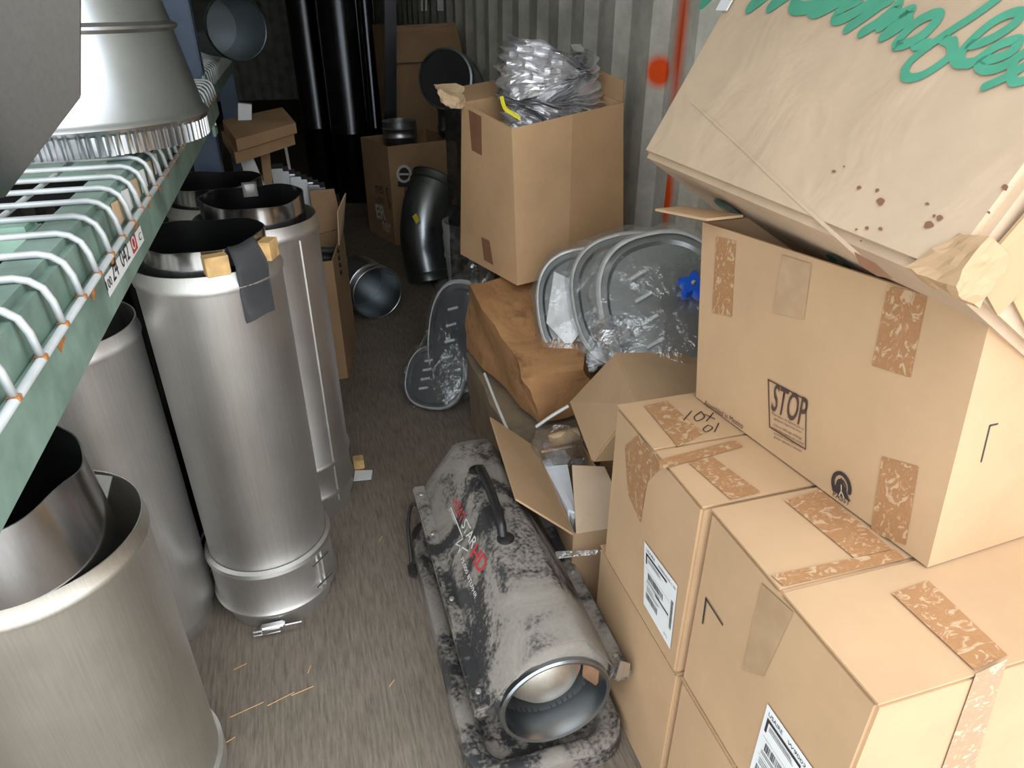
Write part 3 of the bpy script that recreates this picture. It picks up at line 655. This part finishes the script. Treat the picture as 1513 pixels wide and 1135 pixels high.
# things on the shelf
rc = (-.338, 1.31)
RD = thing('duct_reducer', (*rc, SZ+.004), 'shiny stepped round reducer with crimped rim, standing on the wire deck', 'duct fitting')
def crimp(a, r, z):
    if z < .030: return r+.0022*math.copysign(1, math.sin(a*96)), z
    return r, z
rr = .200
mk('cone_body', lathe([(rr-.004, .002), (rr-.004, .028), (rr+.001, .032), (rr+.003, .037), (rr, .042), (rr-.004, .046), (rr-.026, .155), (rr-.019, .160), (rr-.019, .164), (rr-.028, .169), (rr-.047, .252), (rr-.039, .258), (rr-.039, .262), (rr-.050, .268), (rr-.10, .335), (rr-.098, .34), (rr-.098, .40), (rr-.101, .40), (rr-.101, .34)], (*rc, SZ+.004), seg=576, wob=crimp), 'galv_shiny', RD, True)
ha = math.atan2(PZ(168, 152, SZ+.09)[1]-rc[1], PZ(168, 152, SZ+.09)[0]-rc[0]); hr = rr-.014
mk('screw_hole', lathe([(0, .0015), (.0042, .0015), (.0042, -.002)], (rc[0]+hr*math.cos(-1.25), rc[1]+hr*math.sin(-1.25), SZ+.094), (math.cos(-1.25), math.sin(-1.25), .2), seg=14), 'black_matte', RD)
# folded sheet-metal pan leaning at the near end of the shelf
pe = [(117, -90), (117, 142), (5, 290), (-120, 300), (-160, -90)]
nP = Vector((.30, -.80, -.42)); pP = PY(117, 142, .72)
q0 = [PL(x, y, pP, nP) for x, y in pe]
SM = thing('sheet_metal_panel', (float(q0[2][0]), float(q0[2][1]), 1.16), 'large dark sheet-metal panel at the top left corner, on the shelf', 'metal panel')
mk('panel_face', slab(q0, .004), 'steel_dull', SM)
bk = np.array((-.05, .06, .01))
mk('folded_edge', slab([q0[1], q0[2], q0[2]+bk, q0[1]+bk], .003), 'steel_dull', SM)
mk('folded_edge', slab([q0[0], q0[1], q0[1]+bk, q0[0]+bk], .003), 'steel_dull', SM)
# round duct end on the far bay
p = PY(352, 36, 2.75)
RE = thing('round_duct', (p[0], p[1], 1.17), 'dark round duct end sticking out past the blue post', 'duct')
dx = Vector((.35, -.93, 0)).normalized()
mk('pipe', lathe([(.098, -.30), (.100, 0), (.104, .004), (.100, .010), (.097, .008), (.096, -.30), (0, -.30)], (p[0]-.01, p[1]+.02, 1.272), dx, 48), 'duct_dark', RE, True)
for i in range(2):
    a = PY(352, 190+i*16, 2.75); b_ = PY(438-i*4, 180+i*17, 2.62); c_ = PY(418, 166+i*20, 2.9); d_ = PY(345, 182+i*16, 3.0)
    zz = .94-.045*i; pts = [PZ(350, 215, .94), PZ(438, 189, .94), PZ(418, 165, .94), PZ(330, 185, .94)]; pts = [q+np.array((-.012*i, .0, -.040*i)) for q in pts]
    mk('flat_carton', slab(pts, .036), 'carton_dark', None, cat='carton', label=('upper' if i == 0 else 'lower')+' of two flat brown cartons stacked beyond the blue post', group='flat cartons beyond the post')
mk('leaning_board', slab([PY(356, 240, 2.62), PY(372, 228, 2.62), PY(398, 290, 2.62), PY(384, 330, 2.62)], .012), 'white_plastic', None, cat='panel', label='white flat panel leaning behind the rear ducts')
mk('carton_strip', slab([PY(384, 222, 2.8), PY(398, 218, 2.8), PY(405, 300, 2.8), PY(394, 300, 2.8)], .012), 'carton_dark', None, cat='carton', label='narrow brown carton edge standing next to the white panel')
mk('paper_stack', slab([PY(352, 192, 2.95), PY(372, 188, 2.95), PY(372, 154, 2.95), PY(352, 152, 2.95)], .03), 'white_paper', None, cat='paper', label='small stack of white papers beyond the blue post')
BRK = thing('bracket_pile', (.03, 3.12, 0), 'pile of bright metal brackets behind the ducts', 'brackets')
for i in range(8):
    x, y = 408+i*9, 246+i*4; a = PY(x, y, 3.10+.02*(i % 3)); mk('bracket', box(a[0]-.02, a[1]-.05, .0, a[0]+.025, a[1]+.06, a[2], .002), 'galvanized', BRK)
mk('rod', tube([PY(420, 208, 3.12), PY(428, 250, 3.12)], .006, 8), 'white_plastic', BRK)

# ================================================================== floor items in the middle distance
# tall open carton with hose
zt = .50; e = PZ(516, 558, 0)
cO = [(-.05, 2.57, 0), (.062, 2.575, 0), (.13, 2.93, 0), (.02, 2.93, 0), (-.05, 2.57, zt), (.062, 2.575, zt), (.13, 2.93, zt+.02), (.02, 2.93, zt)]
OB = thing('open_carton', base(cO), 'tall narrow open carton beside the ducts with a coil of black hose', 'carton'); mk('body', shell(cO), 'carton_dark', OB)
mk('flap', slab([(.02, 2.935, zt), (.13, 2.935, zt+.02), (.115, 2.99, zt+.17), (.015, 2.98, zt+.17)], .005), 'carton_dark', OB)
mk('torn_flap', slab([(.13, 2.93, zt+.02), (.098, 2.76, zt), (.110, 2.78, zt+.13), (.155, 2.90, zt+.17)], .005), 'carton_edge', OB)
HC = thing('hose_coil', (.03, 2.76, .3), 'coil of black hose inside the tall narrow carton', 'hose')
for k in range(4): mk('loop', lathe([(.05+.014*math.cos(a), .014*math.sin(a)) for a in [2*math.pi*j/8 for j in range(8)]], (.035, 2.74, .40+.03*k), (.1, .3, 1), 24, closed=True), 'rubber', HC, 'all')
mk('wood_offcut', box(.028, 1.92, 0, .062, 1.955, .035, .002), 'pine', None, cat='wood block', label='small wood offcut on the floor beside the duct base')
mk('paper_scrap', slab([(.02, 1.86, .002), (.075, 1.85, .004), (.085, 1.90, .003), (.03, 1.915, .002)], .002), 'white_paper', None, cat='scrap', label='white paper scrap under the small wood offcut')
# short pipe lying on the floor
rp = .125; pc = Vector((.262, 3.16, rp+.004)); dx = Vector((.33, -.94, .0)).normalized()
SPP = thing('short_pipe', (pc.x, pc.y, 0), 'short galvanized pipe lying on the floor, open end to the viewer', 'duct')
mk('pipe', lathe([(rp-.003, 0), (rp-.003, .22), (rp, .22), (rp, .055), (rp+.004, .05), (rp, .045), (rp, 0), (rp+.003, -.004), (rp, -.008)][::-1], pc-dx*.0, -dx, 56, closed=True), 'galvanized', SPP, True)
mk('back_cap', lathe([(rp-.003, .20), (0, .20)], pc, -dx, 40), 'duct_dark', SPP)
for q in (-.006, .05): mk('rim_bead', lathe([(rp+.0045*math.cos(a)+.001, q+.0045*math.sin(a)) for a in [2*math.pi*k/8 for k in range(8)]], pc, -dx, 56, closed=True), 'steel_bright', SPP, 'all')
# big elbow
def elbow(name, pts, r, mat, label, cat='duct fitting', collar=.012, open_end=True):
    t = thing(name, pts[0], label, cat)
    P = smooth_path(pts, 6); mk('elbow_body', tube(P, r, 40, caps=False), mat, t, True)
    for (p, q) in ((P[0], P[1]), (P[-1], P[-2])):
        d = (p-q).normalized(); mk('collar', lathe([(r, -.05), (r+.006, -.045), (r+.002, -.03), (r+.002, -.004), (r+.007, 0), (r-.004, .002), (r-.004, -.05)], p, d, 40, closed=True), mat, t, True)
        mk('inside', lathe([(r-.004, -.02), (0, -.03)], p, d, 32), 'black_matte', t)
    return t
EL = elbow('duct_elbow', [(.60, 3.62, .0), (.585, 3.66, .14), (.585, 3.68, .25), (.62, 3.73, .38), (.69, 3.80, .50)], .125, 'galvanized_dark', 'dark galvanized elbow standing on end with a small yellow sticker')
stp = PL(614, 324, (.57, 3.555, .3), (-.25, -1, .1)); mk('yellow_sticker', slab([PY(609, 320, 3.53), PY(615, 315, 3.53), PY(620, 326, 3.53), PY(615, 331, 3.53)], .001), 'yellow', EL)
def bucket(x, y, z, label):
    t = thing('bucket', (x, y, z), label, 'bucket', 'stacked white buckets')
    mk('pail', lathe([(0, 0), (.10, 0), (.113, .20), (.120, .20), (.120, .215), (.116, .22), (.119, .25), (.123, .30), (.123, .31), (.115, .31), (.098, .01), (0, .01)], (x, y, z), seg=40), 'white_plastic', t, True); return t
bucket(.76, 3.38, 0, 'lower white bucket of the stack beside the elbow'); bk = bucket(.76, 3.38, .07, 'upper white bucket with a black bag in it, beside the elbow')
mk('black_bag', hexa(corners(.69, 3.31, .83, 3.45, .33, .43), sub=4, amp=.03, freq=14), 'black_plastic', None, True, cat='bag', label='black plastic bag stuffed in the white bucket')
pa, pb = PY(668, 430, 2.78), PY(712, 400, 2.66)
mk('plastic_sheet', slab([(pa[0], 2.78, .0), (pb[0], 2.66, 0), PY(692, 160, 2.70), PY(657, 140, 2.84)], .006), 'bag_smoky', None, cat='plastic sheet', label='dark smoky plastic sheet standing left of the foil duct carton')
# printed drinks carton with a collar on top
cW = [PY(583, 352, 4.3)*0+np.array((.50, 4.28, 0)), np.array((.95, 4.42, 0)), np.array((.84, 4.85, 0)), np.array((.38, 4.66, 0))]
zW = .60; cW = cW+[q+np.array((0, 0, zW)) for q in cW]
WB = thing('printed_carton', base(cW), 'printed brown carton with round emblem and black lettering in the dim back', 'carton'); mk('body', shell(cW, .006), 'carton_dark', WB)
fW = Face(cW[0], cW[1], cW[4]); fWl = Face(cW[0], cW[3], cW[4])
strokes('emblem', fW, [[(597+9.5*math.cos(a), 257+11.5*math.sin(a)) for a in [k*math.pi/8 for k in range(17)]]], 3.2, 'white_ink', WB)
decal('emblem', fW, [(597+7.5*math.cos(a), 257+9*math.sin(a)) for a in [k*math.pi/8 for k in range(16)]], 'ink', WB, .0018)
decal('emblem', fW, [(590, 256), (604, 256), (604, 259), (590, 259)], 'white_ink', WB, .0026)
decal('emblem_ribbon', fW, [(588, 268), (607, 268), (607, 277), (588, 276)], 'ink', WB, .0012)
decal('letter_panel', fW, [(612, 262), (640, 262), (640, 282), (613, 282)], 'ink', WB, .0012)
text('letter', 'M', fW, (615, 280), (630, 280), .075, 'white_ink', WB, .002, .03)
strokes('print_line', fW, [[(609, 254), (645, 254)], [(598, 277), (600, 302)]], 1.2, 'ink', WB, sm=False)
text('side_print', 'bowls', fWl, (569.5, 278), (575, 309), .035, 'ink', WB, .002, .03)
text('side_print', 'mes', fWl, (556, 286), (567, 287), .05, 'ink', WB, .002)
text('side_print', 'udio', fWl, (555, 300), (568, 301), .05, 'ink', WB, .002)
text('side_print', 'ER', fWl, (557, 322), (571, 326), .09, 'white_ink', WB, .002, .03)
text('side_print', 'ner', fWl, (566, 340), (578, 346), .06, 'white_ink', WB, .002)
cc = PZ(584, 200, .62); CP = thing('pipe_collar', (.62, 4.58, .45), 'galvanized pipe collar poking out of the printed carton', 'duct fitting')
mk('collar', lathe([(.105, -.3), (.105, .0), (.111, .008), (.105, .016), (.105, .05), (.111, .058), (.105, .066), (.107, .10), (.103, .10), (.103, -.3)], (.62, 4.58, .60), seg=48), 'galvanized', CP, True)
cK = [PY(575, 230, 5.0)*0+np.array((.66, 4.95, 0)), np.array((1.10, 4.90, 0)), np.array((1.10, 5.4, 0)), np.array((.62, 5.4, 0))]
cK = cK+[q+np.array((-.02, 0, 1.21)) for q in cK]
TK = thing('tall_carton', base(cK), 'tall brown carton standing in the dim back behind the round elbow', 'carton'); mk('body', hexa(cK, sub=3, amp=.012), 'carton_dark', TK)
mk('flap', slab([(.62, 4.90, 1.0), (.62, 4.97, 1.21), (1.08, 4.93, 1.23), (1.10, 4.80, 1.02)], .006), 'carton_dark', TK)
EB = elbow('duct_elbow', [(1.0, 4.45, .62), (.99, 4.42, .80), (.93, 4.30, .93), (.84, 4.16, .97)], .155, 'galvanized_dark', 'large round elbow in front of the tall carton, open end toward the viewer')
# black shiny ducts at the far end
for i, (px_, r_, Y_, lab) in enumerate(((512, .15, 5.55, 'widest of the tall glossy black ducts at the dark far end'), (549, .07, 5.7, 'thin glossy black duct right of the widest one at the far end'), (462, .12, 5.85, 'unlit black duct left of the widest one at the far end'))):
    p = PY(px_, 120, Y_); t = thing('black_duct', (p[0], Y_, 0), lab, 'duct', 'black ducts at the far end')
    mk('pipe', lathe([(r_*.98, 0), (r_, .01)]+ring_bead(r_, .5, .003)+[(r_, 2.1), (r_-.002, 2.1)], (p[0], Y_, 0), seg=48), 'steel_black', t, True)
    mk('seam_strip', box(p[0]+r_*.7, Y_-r_*.75, .02, p[0]+r_*.7+.006, Y_-r_*.75+.006, 2.08), 'steel_black', t)
mk('riveted_panel', slab([(PY(556, 190, 4.875)[0], 4.875, 0), (PY(575, 190, 4.875)[0], 4.875, 0), PY(585, -80, 4.875), PY(568, -80, 4.875)], .02), 'steel_black', None, cat='panel', label='dark riveted metal panel left of the tall carton')
for i, x in enumerate((622, 628, 646)):
    mk('white_stick', slab([PY(x, 16, 5.45), PY(x+(9 if i == 2 else 3), 16, 5.45), PY(x+(9 if i == 2 else 3), -70, 5.45), PY(x, -70, 5.45)], .012), 'white_plastic', None, cat='strip', label=('wide' if i == 2 else ('left thin' if i == 0 else 'right thin'))+' white strip standing above the tall carton', group='white strips above the tall carton')

# ================================================================== pile in the middle right
# dirty carton on the floor under the stained box
cL = [(.475, 1.58, 0), (.98, 1.60, 0), (1.0, 2.10, 0), (.47, 2.12, 0), (.46, 1.60, .27), (.98, 1.60, .29), (1.0, 2.1, .30), (.455, 2.1, .28)]
LB = thing('dusty_carton', base(cL), 'dusty grey-brown carton at the bottom of the pile behind the heater', 'carton'); mk('body', hexa(cL, sub=5, amp=.012, freq=7), 'carton_dusty', LB, True)
mk('strap', tube(smooth_path([PX(716, 552, .445), PX(735, 600, .44), PX(752, 640, .435)], 4), .004, 6), 'strap', LB)
# stained crumpled box
cK2 = [(.40, 1.56, .30), (.84, 1.56, .30), (.92, 2.12, .31), (.45, 2.12, .31), (.478, 1.50, .47), (.80, 1.47, .47), (.93, 2.12, .59), (.462, 2.08, .585)]
cK2[4] = tuple(PZ(775, 560, .47)); cK2[5] = tuple(PZ(862, 545, .50)); cK2[7] = tuple(PZ(693, 418, .585)); cK2[0] = tuple(PZ(800, 628, .31)); cK2[1] = tuple(PZ(868, 600, .31)+np.array((.05, 0, 0))); cK2[3] = (.45, 2.08, .31)
KB = thing('stained_carton', base(cK2), 'crumpled water-stained brown carton under the foil duct carton', 'carton'); mk('body', hexa(cK2, sub=9, amp=.016, freq=7, seed=3), 'carton_kraft', KB, True)
mk('strap', tube(smooth_path([PZ(792, 631, .33), PZ(815, 615, .36), PZ(840, 600, .385)], 4), .005, 6), 'strap', KB)
# carton holding the foil flex duct
g0, g1 = np.array((.575, 1.885, .598)), np.array((.985, 2.02, .598)); g3 = np.array((.475, 2.22, .60)); g2 = g1+(g3-g0)
gt = [PZ(756, 190, 1.05), PZ(921, 152, 1.07), None, PZ(682, 152, 1.055)]; 
nG = np.cross(g1-g0, gt[0]-g0); gt[1] = PL(921, 152, g0, nG); nG = np.cross(g3-g0, gt[0]-g0); gt[3] = PL(682, 152, g0, nG); gt[2] = gt[1]+(gt[3]-gt[0])
cG = [g0, g1, g2, g3]+gt
GB = thing('open_carton', base(cG), 'open brown carton holding the silver foil duct, on the stained carton', 'carton'); mk('body', shell(cG, .006), 'carton_mid', GB)
fGl = Face(cG[0], cG[3], cG[4]); fGf = Face(cG[0], cG[1], cG[4])
decal('tape', fGl, [(692, 162), (711, 172), (712, 230), (697, 222)], 'stain', GB); decal('tape', fGl, [(711, 350), (723, 356), (729, 392), (715, 384)], 'stain', GB)
decal('tape_band', fGf, [(846, 170), (921, 152), (921, 352), (840, 372)], 'carton_taped', GB, .001)
q3, q0_, q1_, q2_ = [Vector(c) for c in (gt[3], gt[0], gt[1], gt[2])]
mk('flap', slab([q3, q3+(q2_-q3)*.95, q3+(q2_-q3)*.9+Vector((.02, .10, .03)), q3+Vector((-.01, .09, .03))], .005), 'carton_dark', GB)
mk('torn_flap', hexa([q3+Vector(v) for v in ((-.05, -.02, -.01), (.0, -.03, -.01), (.02, .10, .0), (-.05, .08, .0), (-.06, -.02, .04), (.0, -.02, .012), (.02, .10, .03), (-.06, .07, .05))], sub=4, amp=.022, freq=22), 'carton_edge', GB)
mk('bent_edge', slab([q1_, q2_, q2_+Vector((.03, .0, .06)), q1_+Vector((.02, .05, .055))], .005), 'carton_dark', GB)
# compressed foil flex duct
FD = thing('foil_duct', (.80, 2.10, .62), 'compressed silver foil flexible duct sticking out of the open carton', 'duct')
gm = np.mean(np.array([[float(k) for k in q] for q in cG]), axis=0); fx_, fy_ = gm[0]+.005, gm[1]
path = [(fx_-.02, fy_, .90), (fx_-.02, fy_, .98), (fx_+.01, fy_, 1.05), (fx_+.025, fy_+.01, 1.11), (fx_+.01, fy_+.01, 1.16), (fx_+.02, fy_+.01, 1.215)]
print('foil', fx_, fy_, cG)
P = smooth_path(path, 30); rad = []; n = len(P)
fbm = bmesh.new(); rings = []; u = Vector((.95, .31, 0))
for i, p in enumerate(P):
    d = (P[min(i+1, n-1)]-P[max(i-1, 0)]).normalized(); tl = Vector((math.sin(i*.05)*.18, math.cos(i*.037)*.15, 0)); d = (d+tl).normalized()
    u = (u-d*u.dot(d)).normalized(); w = d.cross(u); seg = 56
    f_ = i/(n-1); R0 = .112-.008*math.sin(f_*9)+.010*math.sin(f_*17)+(.009, .004, -.006, -.007, .002)[i % 5]
    ring = []
    for k in range(seg):
        a = 2*math.pi*k/seg; nn = noise.noise(Vector((math.cos(a)*3, math.sin(a)*3, i*.35)))*.010+noise.noise(Vector((math.cos(a)*9, math.sin(a)*9, i*.8)))*.006
        ring.append(fbm.verts.new(p+(u*math.cos(a)*1.36+w*math.sin(a))*(R0+nn)+d*noise.noise(Vector((math.cos(a)*2, math.sin(a)*2, i*.06)))*.015))
    rings.append(ring)
for a, c in zip(rings, rings[1:]):
    for k in range(seg): fbm.faces.new((a[k], a[(k+1) % seg], c[(k+1) % seg], c[k]))
top = fbm.verts.new(P[-1]-Vector((0, 0, .03)))
for k in range(seg): fbm.faces.new((rings[-1][k], rings[-1][(k+1) % seg], top))
mk('foil_tube', fbm, 'foil', FD)
mk('yellow_label', tube(smooth_path([PY(741, 143, 1.93), PY(746, 160, 1.915), PY(757, 168, 1.905), PY(768, 175, 1.90)], 4), [.006]*13, 6), 'yellow', FD)
mk('torn_end', slab([PY(842, 66, 2.02), PY(858, 66, 2.02), PY(864, 76, 1.99), PY(848, 76, 1.99)], .003), 'foil', FD)

# bagged oval access doors
def door(center, normal, up_, a, b_, label, knob=False, paper=False, bag=True, grp='bagged oval access doors', twist=None):
    c = Vector([float(k) for k in center]); n = Vector(normal).normalized(); v = (Vector(up_)-n*Vector(up_).dot(n)).normalized(); u = v.cross(n)
    t = thing('access_door', c, label, 'access door', grp)
    def E(s_, dz, th_): return c+u*(a*s_*math.copysign(abs(math.cos(th_))**.8, math.cos(th_)))+v*(b_*s_*math.copysign(abs(math.sin(th_))**.8, math.sin(th_)))+n*dz
    A = [2*math.pi*k/48 for k in range(48)]
    mk('plate', loft([[E(s_, dz, q) for q in A] for s_, dz in ((.98, -.012), (1.0, -.004), (1.0, .0), (.96, .006), (.88, .006), (.84, -.002), (.5, -.001))], True, True), 'galvanized_dark', t, True)
    mk('rim', loft([[E(s_, dz, q) for q in A] for s_, dz in ((1.01, -.016), (1.035, -.012), (1.035, .004), (1.0, .009), (.965, .008))], False, False), 'rim_highlight_steel', t, True)
    for k in range(4):
        o = v*(b_*(.45-.3*k))-u*a*.45; p0 = c+o+n*.004
        mk('slot', tube([p0, p0+u*a*.28+v*b_*.08], .005, 6), 'white_plastic', t)
    if knob:
        kb = bmesh.new(); rings = []
        for s_, dz in ((.5, .006), (1, .014), (1, .034), (.8, .044)):
            rings.append([kb.verts.new(c+u*(a*.42)+v*(b_*.15)+n*dz+(u*math.cos(q)+v*math.sin(q))*(.030+.008*math.cos(5*q))*s_) for q in [2*math.pi*j/40 for j in range(40)]])
        for r0, r1 in zip(rings, rings[1:]):
            for j in range(40): kb.faces.new((r0[j], r0[(j+1) % 40], r1[(j+1) % 40], r1[j]))
        kb.faces.new(rings[-1]); k_ = mk('knob', kb, 'blue_knob', t, True)
        mk('knob_screw', lathe([(0, .003), (.006, .002), (.007, 0)], c+u*(a*.42)+v*(b_*.15)+n*.0445, n, 12), 'steel_bright', k_)
    if paper: mk('paper_sheet', slab([E(.8, .010, 2.2), E(.85, .010, 3.3), E(.75, .010, 4.2), E(.3, .012, 5.0), E(.3, .012, 1.2)], .001), 'white_paper', t)
    if bag:
        bb = bmesh.new(); rings = []
        for s_, dz in ((.3, -.028), (.9, -.026), (1.08, -.014), (1.12, .0), (1.09, .018), (.9, .030), (.5, .036), (.12, .034)):
            rings.append([bb.verts.new(E(s_, dz, q)+Vector(noise.noise_vector(E(s_, dz, q)*16))*.016+Vector(noise.noise_vector(E(s_, dz, q)*45))*.008) for q in A])
        for r0, r1 in zip(rings, rings[1:]):
            for j in range(48): bb.faces.new((r0[j], r0[(j+1) % 48], r1[(j+1) % 48], r1[j]))
        mk('plastic_bag', bb, 'bag', t, True)
    if twist is not None:
        tb_ = hexa([Vector([float(k) for k in twist])+Vector(q) for q in corners(-.035, -.03, .035, .03, -.03, .035)], sub=5, amp=.03, freq=24); mk('bag_knot', tb_, 'bag_thick', t, True)
    return t
G1 = 'bagged oval access doors in the right pile'
door(PZ(862, 452, .60), (-.45, -.62, .62), (.05, .6, .75), .13, .17, 'bagged door with white paper inside, leftmost of the right pile', paper=True, grp=G1)
door(PZ(928, 440, .645), (-.42, -.60, .68), (.05, .7, .7), .15, .19, 'middle bagged door of the right pile, mostly covered by the knobbed one', grp=G1, twist=PZ(905, 500, .66))
door(PZ(986, 455, .715), (-.32, -.62, .72), (.05, .75, .66), .155, .20, 'top bagged door with a blue star knob, against the STOP carton', knob=True, grp=G1)
G2 = 'bagged oval access doors in the left pile'
door(PY(680, 498, 2.28), (-.62, -.74, .26), (.15, .15, 1), .13, .205, 'upright bagged door leaning on the stained carton, highest of the left pile', grp=G2, twist=PY(711, 398, 2.28))
door(PY(656, 535, 2.38), (-.62, -.62, .48), (.3, .3, .85), .12, .14, 'middle bagged door of the left pile, just below the upright one', grp=G2)
door(PY(643, 557, 2.28), (-.50, -.60, .60), (.3, .45, .75), .12, .12, 'lowest bagged door of the left pile, edge on the floor', grp=G2)
# tilted carton between the piles
a_, c_ = PZ(910, 520, .665), PZ(942, 597, .665); e_, d_ = PZ(840, 594, .50), PZ(874, 684, .47)
bk_ = np.array((.30, .02, -.05)); cJ = [d_, d_+bk_, e_+bk_, e_, c_, c_+bk_, a_+bk_, a_]
JB = thing('tilted_carton', base(cJ), 'plain carton tipped on edge between the heater cartons and the door pile', 'carton'); mk('body', hexa(cJ, bev=.004), 'carton', JB)
cJb = corners(.69, 1.06, 1.05, 1.46, 0, .42); JS = carton('carton', cJb, 'plain carton low in the pile, under the tilted carton', group=G_ST)
# open flap carton with foam
cF = [(.500, 1.085, 0), (.592, 1.02, 0), (.70, 1.42, 0), (.455, 1.50, 0), (.500, 1.085, .30), (.592, 1.03, .30), (.70, 1.42, .31), (.455, 1.50, .30)]
cF[4] = tuple(PZ(847, 790, .30)); cF[5] = tuple(PZ(897, 784, .30)+np.array((.06, 0, 0))); cF[0] = (cF[4][0], cF[4][1], 0); cF[1] = (cF[5][0], cF[5][1], 0)
cF[7] = tuple(PZ(790, 661, .30)); cF[3] = (cF[7][0], cF[7][1], 0); cF[6] = (cF[7][0]+.13, cF[7][1]-.02, .30); cF[2] = (cF[6][0], cF[6][1], 0)
OF = thing('open_carton', base(cF), 'open carton with white foam inside, flaps up, right behind the heater', 'carton'); mk('body', shell(cF), 'carton', OF)
v4, v5, v7 = Vector(cF[4]), Vector(cF[5]), Vector(cF[7])
mk('flap', slab([v4, v7, PZ(724, 617, .37), PZ(762, 738, .37)], .005), 'carton', OF)
mk('flap', slab([v4+(v5-v4)*.05, v5, PZ(893, 690, .385), PZ(845, 688, .385)], .005), 'carton_pale', OF)
mk('flap', slab([Vector(cF[6]), v7+Vector((.05, 0, 0)), PZ(800, 668, .34), PZ(845, 660, .34)], .005), 'carton', OF)
mk('foam_sheet', slab([PZ(800, 705, .25), PZ(812, 702, .25), PZ(850, 782, .26), PZ(838, 778, .26), ], .10), 'foam', None, cat='foam', label='thin white foam sheet inside the open carton, left one', group='foam sheets in the open carton')
mk('foam_sheet', slab([PZ(815, 700, .28), PZ(838, 698, .28), PZ(852, 775, .28), PZ(846, 780, .28)], .05), 'foam', None, cat='foam', label='wider white foam sheet inside the open carton, right one', group='foam sheets in the open carton')
mk('clear_tape', slab([PZ(820, 815, .262), PZ(890, 812, .27), PZ(893, 818, .262), PZ(822, 826, .255)], .001), 'bag_thick', OF)
mk('bag_scrap', hexa(corners(.50, 1.36, .60, 1.45, .30, .36), sub=4, amp=.03, freq=18), 'bag_thick', None, True, cat='plastic scrap', label='crumpled clear plastic scrap behind the open carton flap')
mk('paper_roll', tube([PZ(812, 652, .34), PZ(856, 640, .36)], .018, 14), 'carton_edge', None, 'all', cat='paper', label='rolled paper lying at the foot of the stained carton')
# straw bits on the floor
SL = ['leftmost long straw on the floor beside the near pale duct', 'middle of the three long straws lying in a line', 'right end straw of the three lying in a line', 'tiny upright-lying straw between duct and heater', 'short straw close to the heater tray', 'short straw near the foot of the smooth plain duct', 'tiny straw near the plug of the heater', 'short straw at the bottom edge by the near pale duct']
for i, (x, y, L, a) in enumerate(((340, 1060, .07, .25), (395, 1043, .06, .3), (430, 1028, .05, .2), (455, 995, .02, 1.2), (575, 1015, .02, .8), (345, 990, .03, .3), (560, 800, .02, 1.0), (330, 1100, .025, .4))):
    p = PZ(x, y, .002); mk('straw', tube([p, p+np.array((L*math.cos(a), L*math.sin(a), .001))], .0011, 5), 'pine', None, cat='straw', label=SL[i], group='straw bits on the floor')
